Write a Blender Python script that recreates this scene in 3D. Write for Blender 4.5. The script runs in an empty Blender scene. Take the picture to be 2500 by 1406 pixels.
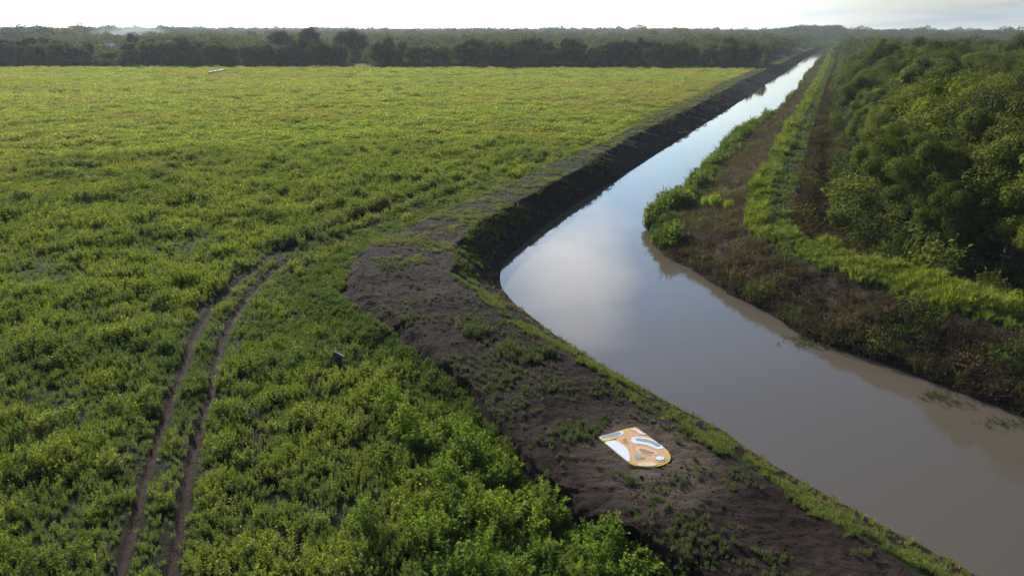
import bpy, math, random
import numpy as np
from mathutils import Matrix, Vector, Euler

R = math.radians
S = bpy.context.scene
COL = S.collection
rng = np.random.default_rng(7)
random.seed(7)

# ------------------------------------------------------------------ camera
CAM_Z, PITCH, ROLL, F = 18.0, 20.15, 0.14, 1720.0
cam_d = bpy.data.cameras.new('camera')
cam = bpy.data.objects.new('camera', cam_d)
COL.objects.link(cam)
CAMR = Matrix.Rotation(R(90 - PITCH), 3, 'X') @ Matrix.Rotation(R(ROLL), 3, 'Z')
cam.matrix_world = Matrix.Translation((0, 0, CAM_Z)) @ CAMR.to_4x4()
cam_d.sensor_width = 36
cam_d.lens = F / 2500 * 36
cam_d.clip_end = 20000
S.camera = cam

# ------------------------------------------------------------------ light
SUN_AZ, SUN_EL = -28.0, 27.0          # azimuth from +Y, negative = to the left
sd = Vector((math.sin(R(SUN_AZ)) * math.cos(R(SUN_EL)), math.cos(R(SUN_AZ)) * math.cos(R(SUN_EL)), math.sin(R(SUN_EL))))
sun_d = bpy.data.lights.new('sun', 'SUN')
sun_d.energy = 5.0
sun_d.angle = R(0.6)
sun_d.color = (1.0, 0.93, 0.80)
sun = bpy.data.objects.new('sun', sun_d)
COL.objects.link(sun)
sun.rotation_euler = sd.to_track_quat('Z', 'Y').to_euler()
sun.location = (-40, 60, 90)

W = bpy.data.worlds.new('World')
S.world = W
W.use_nodes = True
wn, wl = W.node_tree.nodes, W.node_tree.links
wn.clear()
def wnode(t, **kw):
    n = wn.new(t)
    for k, v in kw.items():
        setattr(n, k, v)
    return n
def wmath(op, a, b=None, clamp=False):
    n = wnode('ShaderNodeMath', operation=op, use_clamp=clamp)
    for i, v in enumerate((a, b)):
        if v is None: continue
        if isinstance(v, (int, float)): n.inputs[i].default_value = v
        else: wl.new(v, n.inputs[i])
    return n.outputs[0]
sky = wnode('ShaderNodeTexSky', sky_type='NISHITA')
sky.sun_disc = False
sky.sun_elevation = R(SUN_EL)
sky.sun_rotation = R(SUN_AZ)
sky.air_density, sky.dust_density, sky.ozone_density = 1.2, 0.4, 3.0
tc = wnode('ShaderNodeTexCoord')
sep = wnode('ShaderNodeSeparateXYZ'); wl.new(tc.outputs['Generated'], sep.inputs[0])
# flattened cloud layer: direction divided by height
hz = wmath('ADD', wmath('MAXIMUM', sep.outputs['Z'], 0.0), 0.10)
cx = wmath('DIVIDE', sep.outputs['X'], hz); cy = wmath('DIVIDE', sep.outputs['Y'], hz)
cmb = wnode('ShaderNodeCombineXYZ'); wl.new(cx, cmb.inputs[0]); wl.new(cy, cmb.inputs[1])
nz = wnode('ShaderNodeTexNoise'); nz.inputs['Scale'].default_value = 0.8; nz.inputs['Detail'].default_value = 7; nz.inputs['Roughness'].default_value = 0.55
wl.new(cmb.outputs[0], nz.inputs['Vector'])
# one broad cloud bank standing over the canal
CD = Vector((math.sin(R(6)) * math.cos(R(17.5)), math.cos(R(6)) * math.cos(R(17.5)), math.sin(R(17.5))))
dp = wnode('ShaderNodeVectorMath', operation='DISTANCE'); wl.new(tc.outputs['Generated'], dp.inputs[0]); dp.inputs[1].default_value = CD
blob = wmath('SUBTRACT', 1.0, wmath('DIVIDE', dp.outputs['Value'], 0.15), True)
cov = wmath('ADD', nz.outputs['Fac'], wmath('MULTIPLY', blob, 0.36))
cl = wnode('ShaderNodeMapRange'); cl.inputs['From Min'].default_value = 0.60; cl.inputs['From Max'].default_value = 0.82
cl.inputs['To Max'].default_value = 0.92
wl.new(cov, cl.inputs['Value'])
# low veil of bright cloud near the horizon
veil = wnode('ShaderNodeMapRange'); veil.inputs['From Min'].default_value = 0.0; veil.inputs['From Max'].default_value = 0.16
veil.inputs['To Min'].default_value = 0.85; veil.inputs['To Max'].default_value = 0.0
wl.new(sep.outputs['Z'], veil.inputs['Value'])
fac = wmath('MAXIMUM', cl.outputs[0], wmath('MULTIPLY', veil.outputs[0], wmath('ADD', wmath('MULTIPLY', nz.outputs['Fac'], 1.1), 0.40)), True)
mixc = wnode('ShaderNodeMix', data_type='RGBA'); wl.new(fac, mixc.inputs['Factor'])
sdv = wnode('ShaderNodeVectorMath', operation='DOT_PRODUCT'); wl.new(tc.outputs['Generated'], sdv.inputs[0]); sdv.inputs[1].default_value = sd
glow = wnode('ShaderNodeMapRange'); glow.inputs['From Min'].default_value = 0.50; glow.inputs['From Max'].default_value = 0.92; glow.interpolation_type = 'SMOOTHSTEP'
wl.new(sdv.outputs['Value'], glow.inputs['Value'])
# the clear sky brightens towards the sun
aur = wnode('ShaderNodeMapRange'); aur.inputs['From Min'].default_value = 0.45; aur.inputs['From Max'].default_value = 0.88; aur.inputs['To Min'].default_value = 1.0; aur.inputs['To Max'].default_value = 4.6
wl.new(sdv.outputs['Value'], aur.inputs['Value'])
skm = wnode('ShaderNodeVectorMath', operation='SCALE'); wl.new(sky.outputs[0], skm.inputs[0]); wl.new(aur.outputs[0], skm.inputs['Scale'])
wl.new(skm.outputs[0], mixc.inputs['A'])
ccol = wnode('ShaderNodeMix', data_type='RGBA'); wl.new(glow.outputs[0], ccol.inputs['Factor'])
mp = wnode('ShaderNodeMapping'); mp.inputs['Scale'].default_value = (2.2, 2.2, 16.0); wl.new(tc.outputs['Generated'], mp.inputs['Vector'])
nz2 = wnode('ShaderNodeTexNoise'); nz2.inputs['Scale'].default_value = 2.6; nz2.inputs['Detail'].default_value = 6; wl.new(mp.outputs[0], nz2.inputs['Vector'])
st_ = wnode('ShaderNodeMapRange'); st_.inputs['From Min'].default_value = 0.42; st_.inputs['From Max'].default_value = 0.62; wl.new(nz2.outputs['Fac'], st_.inputs['Value'])
low = wnode('ShaderNodeMix', data_type='RGBA'); wl.new(st_.outputs[0], low.inputs['Factor']); low.inputs['A'].default_value = (5.6, 7.4, 9.0, 1); low.inputs['B'].default_value = (9.2, 10.0, 10.8, 1)
wl.new(low.outputs['Result'], ccol.inputs['A']); ccol.inputs['B'].default_value = (44.0, 45.0, 47.0, 1)
wl.new(ccol.outputs['Result'], mixc.inputs['B'])
bg = wnode('ShaderNodeBackground'); bg.inputs['Strength'].default_value = 0.052
wl.new(mixc.outputs['Result'], bg.inputs['Color'])
wo = wnode('ShaderNodeOutputWorld'); wl.new(bg.outputs[0], wo.inputs['Surface'])

S.view_settings.view_transform = 'Standard'
S.view_settings.look = 'None'
S.view_settings.exposure = 0.6
S.view_settings.gamma = 1.0
S.render.engine = 'CYCLES'
cy_ = S.cycles
cy_.max_bounces = 6; cy_.diffuse_bounces = 3; cy_.glossy_bounces = 2; cy_.transmission_bounces = 4
cy_.volume_bounces = 0; cy_.transparent_max_bounces = 4
cy_.use_adaptive_sampling = False
cy_.use_denoising = True
try:
    cy_.denoiser = 'OPENIMAGEDENOISE'; cy_.denoising_prefilter = 'NONE'
except Exception:
    pass

# ------------------------------------------------------------------ helpers
def at(px, py, z=0.0):
    """point of the world seen at photo pixel (px,py) at height z"""
    d = CAMR @ Vector(((px - 1250) / F, -(py - 703) / F, -1))
    t = (z - CAM_Z) / d.z
    return np.array((d.x * t, d.y * t, z))
def at_d(px, dist):
    """ground point in the compass direction of pixel column px at a distance"""
    a = math.atan2((px - 1250) / F, math.cos(R(PITCH)) + 0.37 * math.sin(R(PITCH)))
    return np.array((math.sin(a) * dist, math.cos(a) * dist, 0.0))

def _hash(ix, iy, seed):
    h = (ix.astype(np.int64) * 374761393 + iy.astype(np.int64) * 668265263 + seed * 1442695041) & 0xffffffff
    h = ((h ^ (h >> 13)) * 1274126177) & 0xffffffff
    h = (h ^ (h >> 16)) & 0xffffff
    return h / float(0xffffff)
def vnoise(x, y, seed=0):
    ix, iy = np.floor(x), np.floor(y)
    fx, fy = x - ix, y - iy
    fx = fx * fx * (3 - 2 * fx); fy = fy * fy * (3 - 2 * fy)
    a, b = _hash(ix, iy, seed), _hash(ix + 1, iy, seed)
    c, d = _hash(ix, iy + 1, seed), _hash(ix + 1, iy + 1, seed)
    return (a + (b - a) * fx) * (1 - fy) + (c + (d - c) * fx) * fy
def fbm(x, y, seed=0, octv=4, gain=0.5):
    x = np.asarray(x, float); y = np.asarray(y, float)
    s = 0; a = 1.0; t = 0
    for k in range(octv):
        s = s + a * vnoise(x * 2 ** k + 17.3 * k, y * 2 ** k - 9.1 * k, seed + k); t += a; a *= gain
    return s / t
def smooth(x, a, b):
    t = np.clip((np.asarray(x, float) - a) / (b - a), 0, 1)
    return t * t * (3 - 2 * t)

def mesh_np(name, V, faces, mat=None, smooth_=False, fattr=None, vattr=None):
    """V (n,3); faces: list of int arrays (m,k)"""
    me = bpy.data.meshes.new(name)
    V = np.asarray(V, np.float32)
    me.vertices.add(len(V)); me.vertices.foreach_set('co', V.ravel())
    loops = np.concatenate([f.ravel() for f in faces]).astype(np.int32)
    sizes = np.concatenate([np.full(len(f), f.shape[1], np.int32) for f in faces])
    starts = np.concatenate(([0], np.cumsum(sizes)[:-1])).astype(np.int32)
    me.loops.add(len(loops)); me.loops.foreach_set('vertex_index', loops)
    me.polygons.add(len(sizes)); me.polygons.foreach_set('loop_start', starts)
    me.polygons.foreach_set('loop_total', sizes)
    if smooth_: me.polygons.foreach_set('use_smooth', np.ones(len(sizes), bool))
    me.update(calc_edges=True); me.validate()
    for k, v in (fattr or {}).items():
        a = me.attributes.new(k, 'FLOAT', 'FACE'); a.data.foreach_set('value', np.asarray(v, np.float32))
    for k, v in (vattr or {}).items():
        a = me.attributes.new(k, 'FLOAT', 'POINT'); a.data.foreach_set('value', np.asarray(v, np.float32))
    if mat: me.materials.append(mat)
    return me
def link(name, me, parent=None, **props):
    o = bpy.data.objects.new(name, me)
    COL.objects.link(o)
    if parent: o.parent = parent
    for k, v in props.items(): o[k] = v
    return o
def empty(name, loc, rz=0, sc=1, **props):
    o = bpy.data.objects.new(name, None); COL.objects.link(o)
    o.location = loc; o.rotation_euler = (0, 0, rz); o.scale = (sc, sc, sc) if isinstance(sc, (int, float)) else sc
    for k, v in props.items(): o[k] = v
    return o
def copy_tree(o, parent=None):
    c = o.copy(); COL.objects.link(c)
    if parent: c.parent = parent
    for ch in o.children: copy_tree(ch, c)
    return c

def grid_faces(n, m):
    i = np.arange(n - 1)[:, None] * m + np.arange(m - 1)[None, :]
    return np.stack([i, i + 1, i + m + 1, i + m], -1).reshape(-1, 4)
def tube(pts, rad, n=6):
    pts = np.asarray(pts, float); V = []
    for k, p in enumerate(pts):
        d = pts[min(k + 1, len(pts) - 1)] - pts[max(k - 1, 0)]
        d = d / (np.linalg.norm(d) + 1e-9)
        u = np.cross(d, (0.31, 0.95, 0.1)); u /= np.linalg.norm(u); w = np.cross(d, u)
        a = np.linspace(0, 2 * np.pi, n, endpoint=False)
        V.append(p + rad[k] * (np.cos(a)[:, None] * u + np.sin(a)[:, None] * w))
    V = np.concatenate(V); Fs = []
    for k in range(len(pts) - 1):
        for j in range(n):
            Fs.append((k * n + j, k * n + (j + 1) % n, (k + 1) * n + (j + 1) % n, (k + 1) * n + j))
    return V, np.array(Fs)
def join(parts):
    Vs, Fs, o = [], [], 0
    for V, Fc in parts:
        Vs.append(V); Fs.append(Fc + o); o += len(V)
    return np.concatenate(Vs), np.concatenate(Fs)
def unit(v):
    return v / (np.linalg.norm(v, axis=-1, keepdims=True) + 1e-9)
def leaves(c, d, n, L, Wd, droop=0.15):
    """diamond leaves: base c, direction d, approximate normal n, length L, width Wd"""
    d = unit(d); w = unit(np.cross(d, n)); L = np.asarray(L)[:, None]; Wd = np.asarray(Wd)[:, None]
    up = np.cross(w, d)
    dz = np.zeros_like(d); dz[:, 2] = -1
    p0 = c; m = c + d * L * 0.48 + up * L * 0.06
    p1 = m + w * Wd * 0.5; p3 = m - w * Wd * 0.5
    p2 = c + d * L + dz * L * droop
    V = np.stack([p0, p1, p2, p3], 1).reshape(-1, 3)
    return V, np.arange(len(V)).reshape(-1, 4)

# ------------------------------------------------------------------ materials
def new_mat(name):
    m = bpy.data.materials.new(name); m.use_nodes = True
    nt = m.node_tree; nt.nodes.clear()
    out = nt.nodes.new('ShaderNodeOutputMaterial')
    return m, nt, out
class NT:
    def __init__(s, nt): s.nt = nt
    def n(s, t, **kw):
        x = s.nt.nodes.new(t)
        for k, v in kw.items(): setattr(x, k, v)
        return x
    def put(s, sock, v):
        if hasattr(v, 'node'): s.nt.links.new(v, sock)
        else: sock.default_value = (*v, 1) if isinstance(v, tuple) and len(v) == 3 and sock.type == 'RGBA' else v
    def attr(s, name, typ='GEOMETRY'):
        return s.n('ShaderNodeAttribute', attribute_name=name, attribute_type=typ)
    def math(s, op, a, b=0.0, clamp=False):
        x = s.n('ShaderNodeMath', operation=op, use_clamp=clamp); s.put(x.inputs[0], a); s.put(x.inputs[1], b); return x.outputs[0]
    def mix(s, f, a, b, blend='MIX'):
        x = s.n('ShaderNodeMix', data_type='RGBA', blend_type=blend); s.put(x.inputs['Factor'], f); s.put(x.inputs['A'], a); s.put(x.inputs['B'], b); return x.outputs['Result']
    def noise(s, scale, detail=4, rough=0.55, vec=None):
        x = s.n('ShaderNodeTexNoise'); x.inputs['Scale'].default_value = scale; x.inputs['Detail'].default_value = detail; x.inputs['Roughness'].default_value = rough
        if vec is not None: s.nt.links.new(vec, x.inputs['Vector'])
        return x.outputs['Fac']
    def rng(s, v, a, b, c=0.0, d=1.0):
        x = s.n('ShaderNodeMapRange'); s.put(x.inputs[0], v)
        for i, q in enumerate((a, b, c, d)): x.inputs[i + 1].default_value = q
        return x.outputs[0]
    def pos(s): return s.n('ShaderNodeNewGeometry').outputs['Position']
    def obj(s): return s.n('ShaderNodeTexCoord').outputs['Object']

def leaf_mat(name, colA, colB, trans=0.42, inst=None, spec=0.06, tboost=(1.25, 1.25, 0.55), rnd_amt=0.5):
    """foliage: varied per leaf ('rnd'), per plant (random), translucent against the sun"""
    m, nt, out = new_mat(name); t = NT(nt)
    r = t.attr('rnd').outputs['Fac']
    oi = t.n('ShaderNodeObjectInfo').outputs['Random']
    if inst:
        base = t.attr(inst, 'INSTANCER').outputs['Color']
        c = t.mix(1.0, base, t.mix(r, (1 - rnd_amt,) * 3, (1 + rnd_amt, 1 + rnd_amt, 1 + rnd_amt * 0.4)), 'MULTIPLY')
        c = t.mix(0.35, c, t.mix(oi, (0.75, 0.85, 0.9), (1.25, 1.15, 0.9)), 'MULTIPLY')
    else:
        c = t.mix(t.math('ADD', t.math('MULTIPLY', r, rnd_amt), t.math('MULTIPLY', oi, 1 - rnd_amt)), colA, colB)
    p = t.n('ShaderNodeBsdfPrincipled'); t.put(p.inputs['Base Color'], c); p.inputs['Roughness'].default_value = 0.65
    p.inputs['Specular IOR Level'].default_value = spec
    tr = t.n('ShaderNodeBsdfTranslucent'); t.put(tr.inputs['Color'], t.mix(1.0, c, tboost, 'MULTIPLY'))
    ms = t.n('ShaderNodeMixShader'); ms.inputs[0].default_value = trans
    nt.links.new(p.outputs[0], ms.inputs[1]); nt.links.new(tr.outputs[0], ms.inputs[2]); nt.links.new(ms.outputs[0], out.inputs[0])
    return m
def plain_mat(name, col, rough=0.8, nscale=8.0, var=0.25, bump=0.0, bscale=30.0, metal=0.0, spec=0.3):
    m, nt, out = new_mat(name); t = NT(nt)
    n = t.noise(nscale, 5, 0.6, t.obj())
    lo = tuple(x * (1 - var) for x in col); hi = tuple(min(1, x * (1 + var)) for x in col)
    p = t.n('ShaderNodeBsdfPrincipled'); t.put(p.inputs['Base Color'], t.mix(t.rng(n, 0.3, 0.7), lo, hi))
    p.inputs['Roughness'].default_value = rough; p.inputs['Metallic'].default_value = metal; p.inputs['Specular IOR Level'].default_value = spec
    if bump:
        b = t.n('ShaderNodeBump'); b.inputs['Strength'].default_value = bump; b.inputs['Distance'].default_value = 0.03
        t.put(b.inputs['Height'], t.noise(bscale, 5, 0.65, t.obj())); nt.links.new(b.outputs[0], p.inputs['Normal'])
    nt.links.new(p.outputs[0], out.inputs[0])
    return m

SOIL, SOIL2 = (0.0125, 0.0070, 0.0055), (0.027, 0.0162, 0.0124)
def earth_mat():
    m, nt, out = new_mat('earth'); t = NT(nt); pos = t.pos()
    soil = t.mix(t.rng(t.noise(0.9, 6, 0.65, pos), 0.35, 0.7), SOIL, SOIL2)
    soil = t.mix(t.rng(t.noise(9, 4, 0.6, pos), 0.35, 0.75, 0, 0.5), soil, (0.014, 0.010, 0.010))
    soil = t.mix(t.attr('pale').outputs['Fac'], soil, (0.115, 0.085, 0.066))
    dry = t.mix(t.rng(t.noise(3.0, 5, 0.7, pos), 0.3, 0.7), (0.036, 0.024, 0.020), (0.085, 0.058, 0.042))
    c = t.mix(t.attr('dry').outputs['Fac'], soil, dry)
    gr = t.mix(t.rng(t.noise(1.7, 6, 0.7, pos), 0.3, 0.7), (0.010, 0.014, 0.005), (0.028, 0.036, 0.010))
    g = t.attr('grass').outputs['Fac']
    patch = t.math('SUBTRACT', t.math('ADD', g, t.math('MULTIPLY', t.noise(2.2, 6, 0.7, pos), 0.9)), 0.75)
    c = t.mix(t.rng(patch, 0.0, 0.25), c, gr)
    p = t.n('ShaderNodeBsdfPrincipled'); t.put(p.inputs['Base Color'], c); p.inputs['Roughness'].default_value = 0.95; p.inputs['Specular IOR Level'].default_value = 0.1
    b = t.n('ShaderNodeBump'); b.inputs['Strength'].default_value = 1.0; b.inputs['Distance'].default_value = 0.16
    t.put(b.inputs['Height'], t.math('ADD', t.noise(4, 8, 0.72, pos), t.math('MULTIPLY', t.noise(1.3, 5, 0.6, pos), 1.2))); nt.links.new(b.outputs[0], p.inputs['Normal'])
    nt.links.new(p.outputs[0], out.inputs[0])
    return m
EARTH = earth_mat()
def water_mat():
    m, nt, out = new_mat('muddy_water'); t = NT(nt); pos = t.pos()
    p = t.n('ShaderNodeBsdfPrincipled')
    t.put(p.inputs['Base Color'], t.mix(t.noise(0.05, 3, 0.5, pos), (0.082, 0.066, 0.049), (0.095, 0.077, 0.058)))
    p.inputs['Roughness'].default_value = 0.035; p.inputs['IOR'].default_value = 1.333; p.inputs['Specular IOR Level'].default_value = 0.5
    b = t.n('ShaderNodeBump'); b.inputs['Strength'].default_value = 0.05; b.inputs['Distance'].default_value = 0.02
    t.put(b.inputs['Height'], t.noise(2.5, 3, 0.5, pos)); nt.links.new(b.outputs[0], p.inputs['Normal'])
    nt.links.new(p.outputs[0], out.inputs[0])
    return m
BARK = plain_mat('bark', (0.085, 0.065, 0.05), 0.95, 6, 0.4, 0.6, 14)
FIELD_LEAF = leaf_mat('field_leaf', None, None, 0.42, 'col')
TREE_A = leaf_mat('tree_leaf', (0.038, 0.056, 0.008), (0.190, 0.220, 0.022), 0.22, spec=.02, rnd_amt=.38)
TREE_D = leaf_mat('dark_tree_leaf', (0.036, 0.048, 0.013), (0.110, 0.122, 0.014), 0.12, spec=.02, rnd_amt=.38)
TREE_Y = leaf_mat('pale_tree_leaf', (0.11, 0.14, 0.03), (0.21, 0.23, 0.05), 0.22, rnd_amt=.4)
SHRUB_L = leaf_mat('shrub_leaf', (0.10, 0.17, 0.022), (0.22, 0.29, 0.036), 0.42)

# ------------------------------------------------------------------ the canal: its bank lines
WZ = -2.2
def bz(y): return 0.6 + 0.65 * float(smooth(y, 420, 640))      # height of the spoil bank
near_far = lambda L, zf: np.array([at(x, y, zf(y)) for x, y in L])
WLp = [(2390,1406),(2250,1332),(2000,1199),(1856,1112),(1748,1044),(1640,986),(1481,900),(1358,820),(1290,770),(1255,740),(1223,702),(1215,667),(1233,628),(1269,601),(1318,560),(1404,498),(1550,410),(1706,312),(1780,267),(1860,213),(1924,174),(1950,155),(1972,136),(1989,133),(2001,125)]
CLp = [(2228,1406),(2090,1312),(1964,1231),(1903,1191),(1784,1130),(1726,1080),(1647,1040),(1582,997),(1496,940),(1429,895),(1358,852),(1276,806),(1198,756),(1166,728),(1109,674),(1097,640),(1106,600),(1144,556),(1200,525),(1290,478),(1400,420),(1550,330),(1700,258),(1764,224),(1812,197),(1876,170),(1908,156),(1950,134),(1975,124),(1990,119)]
OLp = [(1712,1406),(1640,1350),(1568,1314),(1496,1263),(1406,1213),(1323,1152),(1280,1109),(1250,1050),(1220,1005),(1173,973),(1130,925),(1077,880),(1045,830),(985,790),(942,767),(900,715),(872,650),(885,622),(928,590),(984,565),(1056,532),(1127,500),(1290,425),(1491,342),(1574,291),(1646,260),(1700,236),(1764,202),(1828,176),(1879,156),(1918,141),(1955,127),(1978,119)]
WRp = [(2700,1100),(2500,1022),(2236,919),(2104,868),(2016,844),(1946,818),(1897,778),(1796,726),(1682,660),(1610,615),(1580,575),(1611,520),(1673,475),(1708,426),(1745,386),(1796,334),(1854,302),(1908,264),(1950,213),(1975,174),(1988,158),(2020,126)]
GLp = [(2700,890),(2500,822),(2412,796),(2280,752),(2170,721),(2060,682),(1950,638),(1884,607),(1832,576),(1816,540),(1831,457),(1886,366),(1924,302),(1956,258),(1988,200),(2014,149),(2033,117)]
GRp = [(2700,800),(2500,748),(2324,700),(2214,664),(2104,624),(1985,590),(1946,570),(1932,545),(1941,488),(1966,392),(1982,328),(2001,258),(2020,200),(2039,152),(2049,115)]
FRp = [(2700,815),(2500,762),(2390,722),(2258,676),(2140,632),(2090,585),(2069,523),(2060,444),(2052,360),(2042,312),(2040,264),(2041,200),(2048,152),(2053,117)]
def curve(L, zf, apex):
    P = near_far(L, zf)
    d0 = P[0] - P[1]; d0[2] = 0; d0 /= np.linalg.norm(d0)
    P = np.concatenate([[P[0] + d0 * 45 * np.array([1, 1, 1])], P]); P[0, 2] = P[1, 2]
    ia = apex + 1
    s = np.concatenate(([0], np.cumsum(np.linalg.norm(np.diff(P[:, :2], axis=0), axis=1))))
    u = np.where(s <= s[ia], s / s[ia], 1 + (s - s[ia]) / (s[-1] - s[ia]))
    return u, P
def idx(L, p): return L.index(p)
CUR = {
 'WL': curve(WLp, lambda y: WZ, idx(WLp, (1215,667))),
 'CL': curve(CLp, bz, idx(CLp, (1097,640))),
 'OL': curve(OLp, bz, idx(OLp, (872,650))),
 'WR': curve(WRp, lambda y: WZ, idx(WRp, (1580,575))),
 'GL': curve(GLp, lambda y: 0.9, idx(GLp, (1816,540))),
 'GR': curve(GRp, lambda y: 0.9, idx(GRp, (1932,545))),
 'FR': curve(FRp, lambda y: 0.0, idx(FRp, (2069,523)))}
# stations: dense near the camera, sparse far away
def catmull(u, P, uq):
    out = np.empty((len(uq), 3))
    # smooth the polyline a little by interpolating and box-filtering in parameter space
    for k in range(3): out[:, k] = np.interp(uq, u, P[:, k])
    return out
us = [0.0]
uW, PW = CUR['CL']
while us[-1] < 2.0:
    p = np.array([np.interp(us[-1], uW, PW[:, k]) for k in range(2)])
    d = math.hypot(p[0], p[1])
    seg = 1.0
    j = min(np.searchsorted(uW, us[-1], 'right'), len(uW) - 1)
    L = np.linalg.norm(PW[j, :2] - PW[j - 1, :2]) / max(uW[j] - uW[j - 1], 1e-9)
    us.append(us[-1] + max(0.0045 * d, 0.10) / L)
us = np.array(us); us[-1] = 2.0
NS = len(us)
def sm_curve(name):
    u, P = CUR[name]
    Q = catmull(u, P, us)
    # gaussian smoothing along the stations, weaker at the ends
    k = np.exp(-0.5 * (np.arange(-18, 19) / 7.0) ** 2); k /= k.sum()
    pad = np.concatenate([Q[:1] + (Q[:1] - Q[18:0:-1]), Q, Q[-1:] + (Q[-1:] - Q[-2:-20:-1])])
    return np.stack([np.convolve(pad[:, i], k, 'valid') for i in range(3)], 1)
C_ = {k: sm_curve(k) for k in CUR}
# wobble of the edges so that no line is ruler-straight
for k, amp in (('WL', 0.18), ('CL', 0.55), ('OL', 0.5), ('WR', 0.5), ('GL', 0.5), ('GR', 0.3)):
    Q = C_[k]
    w = (fbm(Q[:, 0] * 0.45, Q[:, 1] * 0.45, 11 + len(k) + ord(k[0]), 4) - 0.5) * 2 * amp
    T = np.gradient(Q[:, :2], axis=0); T /= np.linalg.norm(T, axis=1, keepdims=True) + 1e-9
    Q[:, 0] += -T[:, 1] * w; Q[:, 1] += T[:, 0] * w
def lateral(A, B):
    d = B[:, :2] - A[:, :2]; return d / (np.linalg.norm(d, axis=1, keepdims=True) + 1e-9)
def ribbon(rows, cnt):
    """rows: list of (NS,3) lines; cnt: subdivisions between neighbours -> grid (NS, M, 3), row parameter (M)"""
    G, t = [], []
    for i in range(len(rows) - 1):
        for j in range(cnt[i]):
            f = j / cnt[i]; G.append(rows[i] * (1 - f) + rows[i + 1] * f); t.append(i + f)
    G.append(rows[-1]); t.append(len(rows) - 1.0)
    return np.stack(G, 1), np.array(t)

# left spoil bank
OL, CL, WL = C_['OL'].copy(), C_['CL'].copy(), C_['WL'].copy()
lat = lateral(CL, OL)
nearw = 1 - smooth(us, 0.96, 1.12)
outw = 0.6 + 0.5 * nearw + 3.2 * smooth(us, .76, .93) * (1 - smooth(us, 1.0, 1.06))
OB = OL.copy(); OB[:, :2] += lat * outw[:, None]; OB[:, 2] = 0.0
OX = OB.copy(); OX[:, :2] += lat * 1.5; OX[:, 2] = -0.5
lw = lateral(CL, WL)
UW = WL.copy(); UW[:, :2] += lw * 3.0; UW[:, 2] = -4.5
LG, LT = ribbon([OX, OB, OL, CL, WL, UW], [2, 12, 46, 30, 4])
def roughen_left(G, t):
    X, Y = G[..., 0], G[..., 1]
    T = np.broadcast_to(t, X.shape); U = np.broadcast_to(us[:, None], X.shape)
    nw = 1 - smooth(U, 0.96, 1.15)
    dist = np.hypot(X, Y)
    top = smooth(T, 1.6, 2.05) * (1 - smooth(T, 2.9, 3.0))
    out = smooth(T, 0.9, 1.2) * (1 - smooth(T, 1.9, 2.1))
    inn = smooth(T, 2.9, 3.1) * (1 - smooth(T, 3.7, 3.98))
    z = (fbm(X * 0.35, Y * 0.35, 3, 3) - 0.5) * 0.25 * top + (fbm(X * 1.6, Y * 1.6, 5, 5, 0.7) - 0.5) * (0.22 * top * (0.35 + 0.65 * nw) + 0.45 * out + (0.25 + .35 * (1 - nw)) * inn)
    lin = np.clip(T - 1, 0, 1); prof = np.where(lin < .72, lin * .5 / .72, .5 + (lin - .72) * .5 / .28)
    z += (prof - lin) * OL[:, None, 2] * (T > 1) * (T < 2)
    # pits and clods
    pit = smooth(fbm(X * 1.1, Y * 1.1, 21, 3), 0.56, 0.72)
    z -= pit * 0.07 * top * nw
    clod = np.abs(fbm(X * 3.4, Y * 3.4, 31, 3) - 0.5) * 2
    z += (0.5 - clod) * 0.12 * (top + out + 0.5 * inn)
    G[..., 2] += z * smooth(400 - dist, 0, 300)
    # eroded bites in the outer edge
    bite = (fbm(X * 0.6, Y * 0.6, 41, 3) - 0.5) * 1.1 * out * nw
    G[..., 0] += bite * lat[:, None, 0]; G[..., 1] += bite * lat[:, None, 1]
    return G
LG = roughen_left(LG, LT)
def left_attr(G, t):
    X, Y = G[..., 0], G[..., 1]
    T = np.broadcast_to(t, X.shape); U = np.broadcast_to(us[:, None], X.shape)
    n = fbm(X * 0.5, Y * 0.5, 51, 4)
    far = smooth(U, 0.985, 1.06)
    strip = smooth(T, 2.98, 3.05) * (1 - smooth(T, 3.40, 3.62)) * (1 - smooth(U, 1.0, 1.05))
    top = smooth(T, 1.95, 2.1) * (1 - smooth(T, 2.92, 3.02))
    outer = 1 - smooth(T, 1.2, 1.6)
    g = strip * 0.78 + top * (0.60 * far + 0.05) + outer * 0.6 + (n - 0.5) * 0.35
    g += smooth(T, 3.0, 3.2) * (1 - smooth(T, 3.3, 3.9)) * far * 0.22
    pale = top * far * 0.2 * smooth(n, 0.3, 0.6)
    ac = at(1552, 1095, 1.25)
    d = np.hypot(X - ac[0] - 0.6, (Y - ac[1] + 0.6) * 0.85)
    pale = np.maximum(pale, top * (1 - smooth(d, 1.2, 4.2)) * (0.25 + 0.75 * n) * 1.15)
    pale = np.maximum(pale, top * smooth(fbm(X * 0.22, Y * 0.22, 77, 3), 0.5, 0.75) * 0.15)
    return np.clip(g, 0, 1), np.clip(pale, 0, 1)
g_, p_ = left_attr(LG, LT)
me = mesh_np('earth_bank', LG.reshape(-1, 3), [grid_faces(*LG.shape[:2])[:, ::-1]], EARTH, True,
             vattr={'grass': g_.ravel(), 'pale': p_.ravel(), 'dry': np.zeros(g_.size)})
link('earth_bank', me, kind='structure', label='bare dark earth bank along the left side of the canal')

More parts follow.
